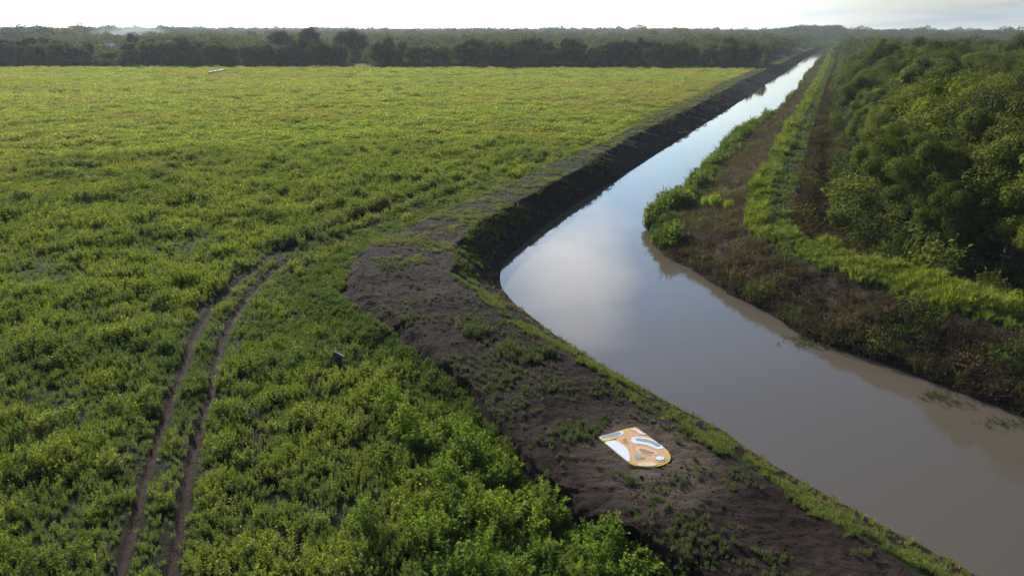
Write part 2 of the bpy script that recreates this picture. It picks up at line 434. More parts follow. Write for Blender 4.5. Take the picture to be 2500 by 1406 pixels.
# right levee
WR, GL, GR, FR = (C_[k].copy() for k in ('WR', 'GL', 'GR', 'FR'))
lr = lateral(WR, GL)
UR = WR.copy(); UR[:, :2] -= lr * 3.0; UR[:, 2] = -4.5
M1 = WR * 0.55 + GL * 0.45; M1[:, 2] = -0.9
DT = GR * 0.5 + FR * 0.5; DT[:, 2] = -0.9
lf = lateral(GR, FR)
FX = FR.copy(); FX[:, :2] += lf * 3.0; FX[:, 2] = -0.6
RG, RT = ribbon([UR, WR, M1, GL, GR, DT, FR, FX], [4, 14, 16, 14, 10, 8, 2])
X, Y = RG[..., 0], RG[..., 1]; T = np.broadcast_to(RT, X.shape)
land = smooth(T, 1.02, 1.2) * (1 - smooth(T, 5.8, 6.2))
RG[..., 2] += ((fbm(X * 0.5, Y * 0.5, 61, 4) - 0.5) * 0.5 + (fbm(X * 2.2, Y * 2.2, 63, 3) - 0.5) * 0.2) * land * smooth(500 - np.hypot(X, Y), 0, 300)
n = fbm(X * 0.6, Y * 0.6, 65, 4)
gr = smooth(T, 2.85, 3.1) * (1 - smooth(T, 3.9, 4.1)) * 0.9 + (n - 0.5) * 0.5 + smooth(T, 5.4, 6.0) * 0.2
dr = smooth(T, 1.3, 2.0) * (1 - smooth(T, 4.9, 5.6)) * 0.75 * (0.5 + n)
me = mesh_np('levee', RG.reshape(-1, 3), [grid_faces(*RG.shape[:2])[:, ::-1]], EARTH, True,
             vattr={'grass': np.clip(gr, 0, 1).ravel(), 'dry': np.clip(dr, 0, 1).ravel(), 'pale': np.zeros(gr.size)})
link('levee', me, kind='structure', label='grass-topped levee on the right side of the canal')

# water
wl_ = WL * 0.5 + CL * 0.5; wr_ = WR * 0.6 + GL * 0.4
step = np.unique(np.concatenate([np.arange(0, NS, 6), [NS - 1]]))
ring = np.concatenate([wl_[step], wr_[step][::-1]]); ring[:, 2] = WZ
WAT = bpy.data.meshes.new('water')
WAT.from_pydata([tuple(p) for p in ring], [], [list(range(len(ring)))][:1])
WAT.materials.append(water_mat())
if WAT.polygons[0].normal.z < 0: WAT.flip_normals()
link('water', WAT, kind='structure', label='still brown canal water reflecting the sky')

# ------------------------------------------------------------------ ground sheet
def poly_inside(px, py, poly):
    inside = np.zeros(px.shape, bool)
    bb = (px > poly[:, 0].min()) & (px < poly[:, 0].max()) & (py > poly[:, 1].min()) & (py < poly[:, 1].max())
    x, y = px[bb], py[bb]; r = np.zeros(x.shape, bool)
    n = len(poly)
    for i in range(n):
        x1, y1 = poly[i]; x2, y2 = poly[(i + 1) % n]
        if y1 == y2: continue
        c = ((y1 > y) != (y2 > y)) & (x < (x2 - x1) * (y - y1) / (y2 - y1) + x1)
        r ^= c
    inside[bb] = r
    return inside
st = np.unique(np.concatenate([np.arange(0, NS, 9), [NS - 1]]))
OBi = OB[:, :2] - lat * np.minimum(0.5, outw * 0.5)[:, None]
FRi = FR[:, :2] - lf * 0.5
HOLE = np.concatenate([OBi[st], FRi[st][::-1]])
CORR = np.concatenate([OB[st, :2], FR[st, :2][::-1]])
def seg_dist(px, py, line):
    d = np.full(px.shape, 1e9)
    for a, b in zip(line[:-1], line[1:]):
        v = b - a; L2 = v @ v + 1e-9
        t = np.clip(((px - a[0]) * v[0] + (py - a[1]) * v[1]) / L2, 0, 1)
        d = np.minimum(d, np.hypot(px - a[0] - t * v[0], py - a[1] - t * v[1]))
    return d
RUT1 = [(270,1480),(289,1406),(321,1303),(352,1182),(387,1072),(417,981),(447,901),(472,820),(507,765),(547,718),(600,668),(650,640)]
RUT2 = [(400,1480),(417,1398),(447,1252),(467,1132),(487,1051),(512,971),(527,891),(545,820),(580,760),(617,712),(660,668),(700,640)]
RUT3 = [(588,831),(588,901),(598,951),(613,1001),(628,1062),(648,1112)]
TRK1 = [(650,640),(720,603),(820,562),(900,527),(1000,488),(1150,432),(1300,380),(1450,325),(1570,275),(1680,226),(1780,188),(1850,164)]
TRK2 = [(700,640),(770,612),(860,575),(940,540),(1040,498),(1190,442),(1340,390),(1480,336),(1600,283),(1700,234),(1795,193),(1862,165)]
TRK3 = [(880,500),(1080,425),(1250,368),(1400,316),(1530,264),(1640,221),(1740,186)]
TRK4 = [(960,440),(1100,395),(1260,345),(1400,298),(1520,252)]
px2w = lambda L: np.array([at(x, y, 0)[:2] for x, y in L])
RUT1, RUT2, RUT3, TRK1, TRK2, TRK3, TRK4 = map(px2w, (RUT1, RUT2, RUT3, TRK1, TRK2, TRK3, TRK4))
def field_info(x, y):
    d1 = np.minimum(seg_dist(x, y, RUT1), seg_dist(x, y, RUT2))
    d3 = seg_dist(x, y, RUT3)
    d2 = np.minimum(np.minimum(seg_dist(x, y, TRK1), seg_dist(x, y, TRK2)), .35 + np.minimum(seg_dist(x, y, TRK3), seg_dist(x, y, TRK4)))
    return d1, d3, d2
fa = np.arange(-46, 46.01, 0.15)
ba = np.arange(48, 313, 3.0)
ang = np.radians(np.concatenate([fa, ba, [314.0]]))
rad = np.concatenate([np.geomspace(0.6, 16, 10)[:-1], np.geomspace(16, 420, 520)[:-1], np.geomspace(420, 5000, 60)])
A, RR = np.meshgrid(ang, rad, indexing='ij')
gx, gy = RR * np.sin(A), RR * np.cos(A)
d1 = np.full(gx.shape, 9.0); d3 = d1.copy(); d2 = d1.copy()
nearm = (RR < 420) & (gx < 120)
d1[nearm], d3[nearm], d2[nearm] = field_info(gx[nearm], gy[nearm])
gz = (fbm(gx * 0.08, gy * 0.08, 71, 3) - 0.5) * 0.25 + (fbm(gx * 0.9, gy * 0.9, 73, 3) - 0.5) * 0.14
gz = gz * (RR < 2000) - 0.05
rut = 1 - smooth(d1, 0.09, 0.26)
gz -= rut * 0.14
hole = poly_inside(gx, gy, HOLE)
gz[hole] = -6.0
wood = smooth(RR, 372, 384)
gg = np.clip(0.55 + 0.4 * smooth(RR, 60, 160) - rut * 1.6 - (1 - smooth(d3, 0.1, 0.35)) * 1.2 - 0.7 * (1 - smooth(d2, 0.3, 0.8)) + (fbm(gx * 0.3, gy * 0.3, 75, 3) - 0.5) * 0.3, 0, 1)
Vg = np.stack([gx, gy, gz], -1)
# close the circle
Vg = np.concatenate([Vg, Vg[:1]], 0)
q = lambda a: np.concatenate([a, a[:1]], 0).ravel()
me = mesh_np('ground', Vg.reshape(-1, 3), [grid_faces(*Vg.shape[:2])], EARTH, True,
             vattr={'grass': q(gg), 'dry': q(np.clip(rut * 0.35 + 0.1, 0, 1)), 'pale': q(np.clip(rut * 0.10, 0, 1))})
link('ground', me, kind='structure', label='wide flat green field with wheel ruts')

# ------------------------------------------------------------------ plant prototypes (small meshes used by the ground-cover scatters)
def lmesh(name, parts, mat, r=None):
    V, Fc = join(parts)
    return mesh_np(name, V, [Fc], mat, False, fattr={'rnd': rng.random(len(Fc)) if r is None else r})
def p_weed(name, h=0.7, stems=7, spread=0.16, L=0.10, Wd=0.045, per=14, mat=None, lean=0.25):
    P = []
    for s in range(stems):
        a = rng.random() * 6.283; r = spread * math.sqrt(rng.random())
        b = np.array((r * math.cos(a), r * math.sin(a), 0)); hh = h * (0.65 + 0.5 * rng.random())
        tip = b + np.array((math.cos(a) * lean * hh * rng.random(), math.sin(a) * lean * hh * rng.random(), hh))
        t = np.sort(rng.random(per) ** 0.7) * 0.82 + 0.18
        c = b + (tip - b) * t[:, None]
        aa = np.arange(per) * 2.4 + rng.random() * 6
        el = 0.15 + 0.75 * t + rng.normal(0, .2, per)
        d = np.stack([np.cos(aa) * np.cos(el), np.sin(aa) * np.cos(el), np.sin(el)], 1)
        n = np.stack([-np.cos(aa) * .5, -np.sin(aa) * .5, np.ones(per)], 1) + rng.normal(0, .25, (per, 3))
        k = (1.15 - 0.45 * t) * (0.75 + 0.5 * rng.random(per))
        P.append(leaves(c, d, n, L * k, Wd * k))
        # stem blade
        P.append(leaves(b[None], (tip - b)[None], np.array([[1., .3, 0]]), [hh], [0.012]))
    return lmesh(name, P, mat or FIELD_LEAF)
def p_patch(name, rad=0.8, h=0.55, n=170, L=0.2, mat=None):
    a = rng.random(n) * 6.283; r = rad * np.sqrt(rng.random(n))
    x, y = r * np.cos(a), r * np.sin(a)
    lump = 0.45 + 0.75 * fbm(x * 2.2 + rng.random() * 50, y * 2.2, 5, 2)
    z = h * lump * (0.25 + 0.75 * rng.random(n)) * (1 - 0.5 * (r / rad) ** 2)
    c = np.stack([x, y, z], 1)
    aa = rng.random(n) * 6.283; el = rng.uniform(0.0, 1.35, n)
    d = np.stack([np.cos(aa) * np.cos(el), np.sin(aa) * np.cos(el), np.sin(el)], 1)
    k = L * rng.uniform(0.6, 1.3, n)
    return lmesh(name, [leaves(c, d, rng.normal(0, .6, (n, 3)) + (0, 0, 1), k, k * 0.5)], mat or FIELD_LEAF)
def p_grass(name, h=1.1, n=46, spread=0.22, w=0.03, mat=None, arch=0.55):
    V, Fc = [], []
    for k in range(n):
        a = rng.random() * 6.283; r = spread * math.sqrt(rng.random()); b = np.array((r * math.cos(a), r * math.sin(a), 0.))
        a2 = a + rng.normal(0, .8); hh = h * rng.uniform(.6, 1.15); out = np.array((math.cos(a2), math.sin(a2), 0.)); side = np.array((-out[1], out[0], 0))
        bend = arch * rng.uniform(.4, 1.4)
        pts = [b, b + out * bend * .12 * hh + (0, 0, hh * .45), b + out * bend * .4 * hh + (0, 0, hh * .82), b + out * bend * hh + (0, 0, hh * (1.0 - .35 * bend))]
        ws = [w, w, w * .7, w * .12]; o = len(V)
        for p, q_ in zip(pts, ws): V += [p - side * q_ / 2, p + side * q_ / 2]
        for j in range(3): Fc.append((o + 2 * j, o + 2 * j + 1, o + 2 * j + 3, o + 2 * j + 2))
    Fc = np.array(Fc)
    return mesh_np(name, np.array(V), [Fc], mat or FIELD_LEAF, False, fattr={'rnd': np.repeat(rng.random(n), 3)})
def p_bush(name, h=1.5, rad=0.7, shoots=26, per=26, L=0.17, Wd=0.075, mat=None):
    """leafy shrub: shoots fanning out of one foot, leaves crowded towards their tips"""
    P = []
    for s in range(shoots):
        a = rng.random() * 6.283; rr = rad * math.sqrt(rng.random())
        hh = h * (1 - 0.45 * (rr / rad) ** 2) * rng.uniform(.65, 1.08)
        tip = np.array((rr * math.cos(a), rr * math.sin(a), hh)); b = tip * np.array((.15, .15, 0))
        t = 0.25 + 0.75 * rng.random(per) ** 0.6
        c = b + (tip - b) * t[:, None] + rng.normal(0, .04, (per, 3))
        aa = rng.random(per) * 6.283; el = rng.normal(0.35, .4, per) + 0.4 * t
        d = np.stack([np.cos(aa) * np.cos(el), np.sin(aa) * np.cos(el), np.sin(el)], 1)
        k = rng.uniform(.65, 1.25, per)
        P.append(leaves(c, d, rng.normal(0, .4, (per, 3)) + (0, 0, 1), L * k, Wd * k, .3))
        P.append(leaves(b[None], (tip - b)[None], np.array([[1., .3, 0]]), [np.linalg.norm(tip - b)], [0.02]))
    return lmesh(name, P, mat or FIELD_LEAF)

def proto_coll(name, meshes):
    c = bpy.data.collections.new(name)
    for i, m in enumerate(meshes):
        o = bpy.data.objects.new('%s_%02d' % (name, i), m); c.objects.link(o)
    return c
def scatter(name, P, scale, kind_idx, col, coll, label, cat, rotx=None, zs=None):
    """one ground-cover object: a cloud of points carrying the plants"""
    P = np.asarray(P, np.float32); N = len(P)
    me = bpy.data.meshes.new(name); me.vertices.add(N); me.vertices.foreach_set('co', P.ravel())
    rot = np.zeros((N, 3), np.float32); rot[:, 2] = rng.random(N) * 6.283
    rot[:, :2] = rng.normal(0, .10, (N, 2)) if rotx is None else rotx
    sc = np.repeat(np.asarray(scale, np.float32)[:, None], 3, 1)
    if zs is not None: sc[:, 2] *= zs
    for k, typ, v in (('rot', 'FLOAT_VECTOR', rot), ('scl', 'FLOAT_VECTOR', sc)):
        a = me.attributes.new(k, typ, 'POINT'); a.data.foreach_set('vector', np.asarray(v, np.float32).ravel())
    a = me.attributes.new('idx', 'INT', 'POINT'); a.data.foreach_set('value', np.asarray(kind_idx, np.int32))
    a = me.attributes.new('col', 'FLOAT_COLOR', 'POINT'); a.data.foreach_set('color', np.concatenate([np.asarray(col, np.float32), np.ones((N, 1), np.float32)], 1).ravel())
    o = link(name, me, kind='stuff', label=label, category=cat)
    ng = bpy.data.node_groups.new(name, 'GeometryNodeTree')
    ng.interface.new_socket('Geometry', in_out='INPUT', socket_type='NodeSocketGeometry')
    ng.interface.new_socket('Geometry', in_out='OUTPUT', socket_type='NodeSocketGeometry')
    gi, go = ng.nodes.new('NodeGroupInput'), ng.nodes.new('NodeGroupOutput')
    iop = ng.nodes.new('GeometryNodeInstanceOnPoints'); ci = ng.nodes.new('GeometryNodeCollectionInfo')
    ci.inputs['Collection'].default_value = coll; ci.inputs['Separate Children'].default_value = True; ci.inputs['Reset Children'].default_value = True
    iop.inputs['Pick Instance'].default_value = True
    def na(nm, typ):
        x = ng.nodes.new('GeometryNodeInputNamedAttribute'); x.data_type = typ; x.inputs['Name'].default_value = nm
        return x.outputs['Attribute']
    l = ng.links.new
    l(gi.outputs[0], iop.inputs['Points']); l(ci.outputs[0], iop.inputs['Instance'])
    l(na('idx', 'INT'), iop.inputs['Instance Index']); l(na('rot', 'FLOAT_VECTOR'), iop.inputs['Rotation']); l(na('scl', 'FLOAT_VECTOR'), iop.inputs['Scale'])
    l(iop.outputs[0], go.inputs[0])
    o.modifiers.new('plants', 'NODES').node_group = ng
    return o

WEEDS = proto_coll('weed', [p_weed('weed', h, s, sp, L, w, per) for h, s, sp, L, w, per in (
    (.55, 8, .20, .15, .075, 12), (.75, 7, .16, .13, .055, 16), (.85, 6, .14, .12, .048, 20), (.5, 9, .25, .17, .09, 10),
    (.65, 10, .22, .14, .07, 14), (.95, 8, .18, .13, .048, 20))] +
    [p_patch('weed_patch', .8, .55, 190, .17), p_patch('weed_patch', .9, .7, 190, .18), p_patch('weed_patch', .7, .45, 170, .15),
     p_bush('weed_bush', 1.0, .6, 20, 22, .13, .06), p_grass('weed_grass', .7, 40, .2, .022)])
# index 0-5 weeds, 6-8 patches, 9 bush, 10 grass

def in_view(x, y, marg=6):
    k = (1250 / F) * 1.02
    dep = y * math.cos(R(PITCH)) + CAM_Z * math.sin(R(PITCH))
    return (np.abs(x) < k * dep + marg) & (y > 8)
def sample_ring(r0, r1, dens, a0=-50, a1=46):
    n = int(dens * 0.5 * (r1 ** 2 - r0 ** 2) * R(a1 - a0))
    r = np.sqrt(rng.uniform(r0 ** 2, r1 ** 2, n)); a = R(a0) + R(a1 - a0) * rng.random(n)
    return r * np.sin(a), r * np.cos(a)
def mixc3(a, b, t):
    t = np.asarray(t)[:, None]; return np.asarray(a)[None] * (1 - t) + np.asarray(b)[None] * t

# --- field of weeds
OBpoly = OB[st, :2]
FIELD = np.concatenate([OBpoly, [(OBpoly[-1][0], 800), (-900, 800), (-900, -60), (OBpoly[0][0], -60)]])
GRN, YEL, BRN, DRK = (0.152, 0.218, 0.042), (0.255, 0.282, 0.060), (0.215, 0.185, 0.075), (0.090, 0.150, 0.038)
FAR_EDGE = 366.0
def field_edge(x):       # near edge of the tree row behind the field (distance along +Y)
    return 352 + 0.012 * x
xs, ys, sc, ki = [], [], [], []
for r0, r1, dens, s, kinds in ((18, 45, 16, .78, 'n'), (45, 75, 11, .88, 'n'), (75, 120, 7, 1.05, 'n'), (75, 120, 1.4, .9, 'p'), (120, 200, 2.0, 1.05, 'p'), (200, 300, 1.1, 1.15, 'p'), (300, 460, .8, 1.35, 'p')):
    x, y = sample_ring(r0, r1, dens)
    k = in_view(x, y, 12 + .14 * y) & (y < field_edge(x) + 4)
    x, y = x[k], y[k]
    xs.append(x); ys.append(y); sc.append(np.full(len(x), s))
    ki.append(rng.choice([0, 1, 2, 3, 4, 5, 10], len(x), p=[.2, .2, .15, .15, .15, .1, .05]) if kinds == 'n' else rng.choice([6, 7, 8], len(x)))
x, y, sc, ki = map(np.concatenate, (xs, ys, sc, ki))
k = poly_inside(x, y, FIELD) & ~poly_inside(x, y, CORR)
x, y, sc, ki = x[k], y[k], sc[k], ki[k]
d1, d3, d2 = field_info(x, y)
dist = np.hypot(x, y)
big = fbm(x * 0.025, y * 0.045, 81, 3); mid = fbm(x * 0.12, y * 0.16, 83, 3); fine = fbm(x * 0.5, y * 0.5, 85, 3); vfine = fbm(x * 1.3, y * 1.3, 95, 2)
keep = (d1 > 0.17 + 0.20 * rng.random(len(x)) + .012 * np.clip(dist - 38, 0, 40)) & ((d3 > 0.22) | (rng.random(len(x)) < .25)) & (rng.random(len(x)) < .5 + smooth(vfine, .3, .5) * .6)
trk = 1 - smooth(d2, 0.35, 0.9)
keep &= rng.random(len(x)) > trk * (0.5 + .4 * (1 - smooth(dist, 75, 130)))
keep &= ~((ki >= 6) & (ki < 10) & (d1 < 1.0))
hmul = (0.58 + 0.68 * smooth(fine, .28, .72)) * (0.8 + 0.4 * smooth(mid, .3, .7)) * (1 - 0.35 * trk) * (0.6 + 0.5 * smooth(d1, .3, 1.3))
vine_zone = 1 - smooth(seg_dist(x, y, OBpoly), 2.0, 5.5)   # short creeping growth near the bank's foot
vine_zone = vine_zone * (dist < 90)
hmul *= 1 - 0.6 * vine_zone * (dist > 36)
c = mixc3(GRN, YEL, smooth(fine * .6 + rng.random(len(x)) * .4, .3, .75))
c = c * 1.0
br = smooth(big, .45, .66) * (0.22 + 0.36 * smooth(dist, 60, 220)) + trk * .35
c = c * (1 - br[:, None]) + np.array(BRN)[None] * br[:, None]
dk = smooth(mid, .5, .72) * (0.6 - 0.3 * smooth(dist, 80, 200))
c = c * (1 - dk[:, None]) + np.array(DRK)[None] * dk[:, None]
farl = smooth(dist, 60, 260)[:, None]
c = c * (1 - farl) + (c * 0.85 + np.array((.060, .046, .048))) * 1.28 * farl  # haze painted into the far weeds: paler, less saturated colour with distance
# lighter stressed clumps and a few rank dark ones
bl = smooth(fbm(x * .33, y * .33, 87, 2), .66, .8)
c = c * (1 - 0.5 * bl[:, None]) + np.array((.27, .33, .05)) * 0.5 * bl[:, None]
sc = sc * hmul * rng.uniform(.75, 1.3, len(x))
# occasional bushes
nb = (rng.random(len(x)) < .012) & (dist < 120) & (ki < 6) & (d1 > 1.2); ki[nb] = 9; sc[nb] = rng.uniform(.6, 1.15, nb.sum())
k = keep & (sc > .15)
z = (fbm(x * 0.08, y * 0.08, 71, 3) - 0.5) * 0.25 - 0.07
scatter('field_weeds', np.stack([x, y, z], 1)[k], sc[k], ki[k], c[k], WEEDS, 'knee-high green and yellow weeds covering the field left of the earth bank', 'weeds')
print('field', k.sum())

# --- scatter on a ribbon
def on_ribbon(G, t, t0, t1, u0, u1, dens, maxn=60000):
    """points on the built bank surface between row params t0..t1 and stations u0..u1; dens per m2 (may depend on distance)"""
    j = np.where((t >= t0 - 1e-6) & (t <= t1 + 1e-6))[0]; i = np.where((us >= u0) & (us <= u1))[0]
    A_ = G[i[:-1]][:, j[:-1]]; B_ = G[i[1:]][:, j[:-1]]; D_ = G[i[:-1]][:, j[1:]]; E_ = G[i[1:]][:, j[1:]]
    area = np.linalg.norm(np.cross(B_ - A_, D_ - A_), axis=-1)
    dist = np.hypot(A_[..., 0], A_[..., 1])
    vis = in_view(A_[..., 0], A_[..., 1], 3)
    lam = area * dens(dist) * vis
    cnt = rng.poisson(lam)
    ii, jj = np.nonzero(cnt); rep = cnt[ii, jj]
    ii, jj = np.repeat(ii, rep), np.repeat(jj, rep)
    f, g = rng.random(len(ii))[:, None], rng.random(len(ii))[:, None]
    P = (A_[ii, jj] * (1 - f) + B_[ii, jj] * f) * (1 - g) + (D_[ii, jj] * (1 - f) + E_[ii, jj] * f) * g
    tt = t[j[jj]] * (1 - g[:, 0]) + t[j[jj + 1]] * g[:, 0]
    return P, tt, us[i[ii]]

# --- creeping weeds on the left bank: outer slope, inner strip, scattered sprigs on the bare top
ac_ = at(1552, 1095, 1.25)
PP, SC, KI, CC = [], [], [], []
def creep():
    x, y = sample_ring(20, 95, 16); k = in_view(x, y) & poly_inside(x, y, FIELD) & ~poly_inside(x, y, CORR); x, y = x[k], y[k]
    d = seg_dist(x, y, OBpoly); n = fbm(x * .5, y * .5, 89, 3)
    k = (d < 5.5) & (rng.random(len(x)) < (1 - smooth(d, 2.5, 5.5))) & (rng.random(len(x)) < 26 / np.hypot(x, y) + .2)
    k &= field_info(x, y)[0] > .45
    x, y, n = x[k], y[k], n[k]
    add(np.stack([x, y, 0 * x - .03], 1), rng.uniform(.3, .6, len(x)) * (.6 + .9 * n), rng.choice([0, 3, 6, 8], len(x), p=[.4, .4, .1, .1]), mixc3((.08, .125, .04), (.165, .205, .065), smooth(n + rng.normal(0, .12, len(x)), .3, .65)))
def add(P, s, k, c): PP.append(P); SC.append(s); KI.append(k); CC.append(c)
inv = lambda a, lo, hi: (lambda d: np.clip(a * (40 / d) ** 1.6, lo, hi))
OLV, GRY = (0.135, 0.170, 0.040), (0.140, 0.160, 0.075)
creep()
P, t, u = on_ribbon(LG, LT, 0.6, 1.75, 0, 1.05, inv(26, 1, 26))
n = fbm(P[:, 0] * .8, P[:, 1] * .8, 91, 3); k = n > .24 + .30 * smooth(t, 1.45, 1.85)
P, n = P[k], n[k]; add(P, rng.uniform(.35, .75, len(P)), rng.choice([0, 3, 6, 8], len(P), p=[.4, .4, .1, .1]), mixc3(DRK, OLV, smooth(n + rng.normal(0, .12, len(P)), .3, .65)))
P, t, u = on_ribbon(LG, LT, 2.97, 3.62, 0, 1.03, inv(34, 2, 34))
n = fbm(P[:, 0] * .7, P[:, 1] * .7, 93, 3); k = n > .39 + .24 * smooth(t, 3.25, 3.6)
P, n = P[k], n[k]; add(P, rng.uniform(.22, .5, len(P)), rng.choice([0, 3, 4, 10], len(P)), mixc3((.10, .125, .035), (.17, .195, .055), smooth(n + rng.normal(0, .15, len(P)), .3, .7)))
P, t, u = on_ribbon(LG, LT, 2.9, 3.98, 1.02, 2.0, inv(7, .35, 5)); dd = np.hypot(P[:, 0], P[:, 1])
n = fbm(P[:, 0] * .09, P[:, 1] * .09, 98, 4); k = rng.random(len(P)) < smooth(n, .42, .62) * (1 - .7 * smooth(t, 3.05, 3.7))
P, dd = P[k], dd[k]; add(P, rng.uniform(.25, .6, len(P)) * (1 + np.minimum(dd, 200) / 200), rng.choice([0, 3, 6, 10], len(P)), mixc3((.05, .05, .028), (.10, .10, .045), rng.random(len(P))))
P, t, u = on_ribbon(LG, LT, 3.6, 3.97, 0, 1.03, inv(4, .3, 4))
add(P, rng.uniform(.2, .5, len(P)), rng.choice([0, 3, 10], len(P)), mixc3(OLV, BRN, rng.random(len(P))))
P, t, u = on_ribbon(LG, LT, 1.9, 2.97, 0, 1.0, inv(9, .6, 9))
n = fbm(P[:, 0] * .45, P[:, 1] * .45, 95, 3); k = rng.random(len(P)) < smooth(n, .42, .66)
P = P[k]; add(P, rng.uniform(.18, .5, len(P)), rng.choice([0, 3, 4], len(P)), mixc3((.09, .125, .03), (.115, .13, .06), rng.random(len(P))))
P, t, u = on_ribbon(LG, LT, 1.75, 2.99, .99, 2.0, inv(24, .9, 14))
n = fbm(P[:, 0] * .3, P[:, 1] * .5, 97, 3); k = rng.random(len(P)) < smooth(n, .38, .62) * .8
P = P[k]; dd = np.hypot(P[:, 0], P[:, 1]); add(P, rng.uniform(.16, .38, len(P)) * (1 + np.minimum(dd, 200) / 120), rng.choice([0, 3, 6], len(P)), mixc3(GRY, (.195, .21, .10), rng.random(len(P))))
P, t, u = on_ribbon(LG, LT, 3.0, 3.75, 1.0, 1.12, inv(16, .2, 12))
n = fbm(P[:, 0] * .4, P[:, 1] * .4, 99, 3); k = rng.random(len(P)) < smooth(n, .40, .65) * (1 - smooth(u, 1.01, 1.10))
P = P[k]; add(P, rng.uniform(.25, .5, len(P)), rng.choice([0, 3, 10], len(P)), mixc3(DRK, OLV, rng.random(len(P))))
LGf = LG.reshape(-1, 3)
for a, b, nn_, sp, sz in ((946, 655, 14, .35, .9), (1155, 815, 26, .45, 1.0), (1240, 858, 44, .6, .8), (1290, 880, 16, .4, .7), (1325, 862, 22, .4, .8), (1410, 1058, 90, .75, .5), (1690, 1322, 110, .7, .42), (1650, 1370, 70, .6, .42), (1200, 940, 40, .7, .5), (1060, 730, 16, .5, .5), (1330, 935, 50, 1.0, .45), (1520, 1110, 14, .5, .4), (1600, 1230, 26, .5, .5), (1540, 1170, 16, .4, .5), (1040, 600, 60, 1.2, .4), (1000, 640, 40, 1.0, .35)):
    p = at(a, b, 1.25); q2 = np.stack([p[0] + rng.normal(0, sp, nn_), p[1] + rng.normal(0, sp, nn_), 0 * np.arange(nn_)], 1)
    for r_ in q2: r_[2] = LGf[np.argmin((LGf[:, 0] - r_[0]) ** 2 + (LGf[:, 1] - r_[1]) ** 2), 2]
    add(q2, sz * rng.uniform(.5, 1.0, nn_), rng.choice([0, 3, 4], nn_), mixc3((.075, .11, .032), (.125, .155, .058), rng.random(nn_)))
P, SCa, KIa, Ca = np.concatenate(PP), np.concatenate(SC), np.concatenate(KI), np.concatenate(CC)
ck = np.hypot(P[:, 0] - ac_[0], (P[:, 1] - ac_[1]) * .8) > 1.75; P, SCa, KIa, Ca = P[ck], SCa[ck], KIa[ck], Ca[ck]
scatter('bank_weeds', P - (0, 0, .03), SCa, KIa, Ca, WEEDS, 'low creeping weeds on the slopes and top of the dark earth bank', 'weeds')
print('bank', len(P))

# --- loose clods of soil on the bank
def p_clod(name):
    import bmesh
    bm = bmesh.new(); bmesh.ops.create_icosphere(bm, subdivisions=2, radius=1)
    for v in bm.verts:
        f = .75 + .5 * float(fbm(np.array([v.co.x * 1.3 + 9 * len(name)]), np.array([v.co.y * 1.3 + v.co.z]), len(bpy.data.meshes), 2)[0]); v.co *= f; v.co.z *= .45
    m = bpy.data.meshes.new(name); bm.to_mesh(m); bm.free(); m.materials.append(EARTH); return m
CLODS = proto_coll('clod', [p_clod('clod') for k in range(4)])
P1, t, u = on_ribbon(LG, LT, 1.1, 2.98, 0, 1.03, inv(7, .5, 7)); P2, t2, u2 = on_ribbon(LG, LT, 3.0, 3.98, 0, 1.05, inv(10, .5, 10))
P = np.concatenate([P1, P2]); n = fbm(P[:, 0] * .6, P[:, 1] * .6, 151, 3); P = P[(rng.random(len(P)) < smooth(n, .3, .6)) & (np.hypot(P[:, 0] - ac_[0], P[:, 1] - ac_[1]) > 1.9)]
scatter('soil_clods', P, .02 + .07 * rng.random(len(P)) ** 4.0, rng.choice(4, len(P)), np.full((len(P), 3), .03), CLODS, 'loose dark clods of soil strewn over the earth bank', 'soil', rotx=rng.uniform(-.6, .6, (len(P), 2)))
# --- right levee: tall grass on top, dry brown weeds on the slope, green growth at the water's edge
GRASS = proto_coll('tall_grass', [p_grass('tall_grass', 1.15, 44, .22, .035), p_grass('tall_grass', .95, 40, .25, .032, arch=.8), p_grass('tall_grass', 1.35, 40, .2, .036, arch=.45),
                                  p_grass('short_grass', .55, 46, .3, .026, arch=.9), p_bush('leafy_reed', 1.3, .6, 22, 26, .17, .06), p_bush('leafy_reed', 1.0, .7, 22, 24, .15, .06)])
P, t, u = on_ribbon(RG, RT, 2.98, 3.97, 0, 2.0, lambda d: np.clip(14 * (40 / d) ** 1.1, 1.6, 12))
dd = np.hypot(P[:, 0], P[:, 1]); e = np.minimum(smooth(t, 2.9, 3.2), 1 - smooth(t, 3.85, 4.02))
n = fbm(P[:, 0] * .3, P[:, 1] * .3, 101, 3); k = rng.random(len(P)) < (.10 + e) * (.8 + .6 * smooth(n, .3, .6))
rutm = np.minimum(np.abs(t - 3.62), np.abs(t - 3.85)) < .03
worn = smooth(t, 3.40, 3.55) * (u > .97)
h = (.36 + .48 * smooth(n, .3, .7)) * (1 + np.minimum(dd, 220) / 320) * rng.uniform(.7, 1.2, len(P)) * (1 - .45 * worn) * np.where(rutm & (u > .97), .7, 1)
c = mixc3((.15, .205, .028), (.235, .27, .040), smooth(n + rng.normal(0, .15, len(P)), .3, .7)); c = c * (1 - .6 * worn[:, None]) + np.array((.11, .16, .065)) * .6 * worn[:, None]
scatter('levee_grass', P[k], h[k], rng.choice([0, 1, 2], k.sum()), c[k], GRASS, 'tall bright green grass along the top of the levee right of the canal', 'grass')
print('levee grass', k.sum())
DRY = proto_coll('dry_weed', [p_weed('dry_weed', .6, 8, .2, .09, .03, 10, lean=.5), p_weed('dry_weed', .8, 7, .18, .08, .03, 12, lean=.4), p_weed('dry_weed', .5, 9, .25, .10, .05, 9, lean=.6),
                              p_grass('dry_grass', .7, 34, .25, .018, arch=.9), p_patch('dry_patch', .8, .5, 150, .15)])
PP, SC, KI, CC = [], [], [], []
P, t, u = on_ribbon(RG, RT, 1.05, 2.95, 0, 2.0, inv(15, .4, 11))
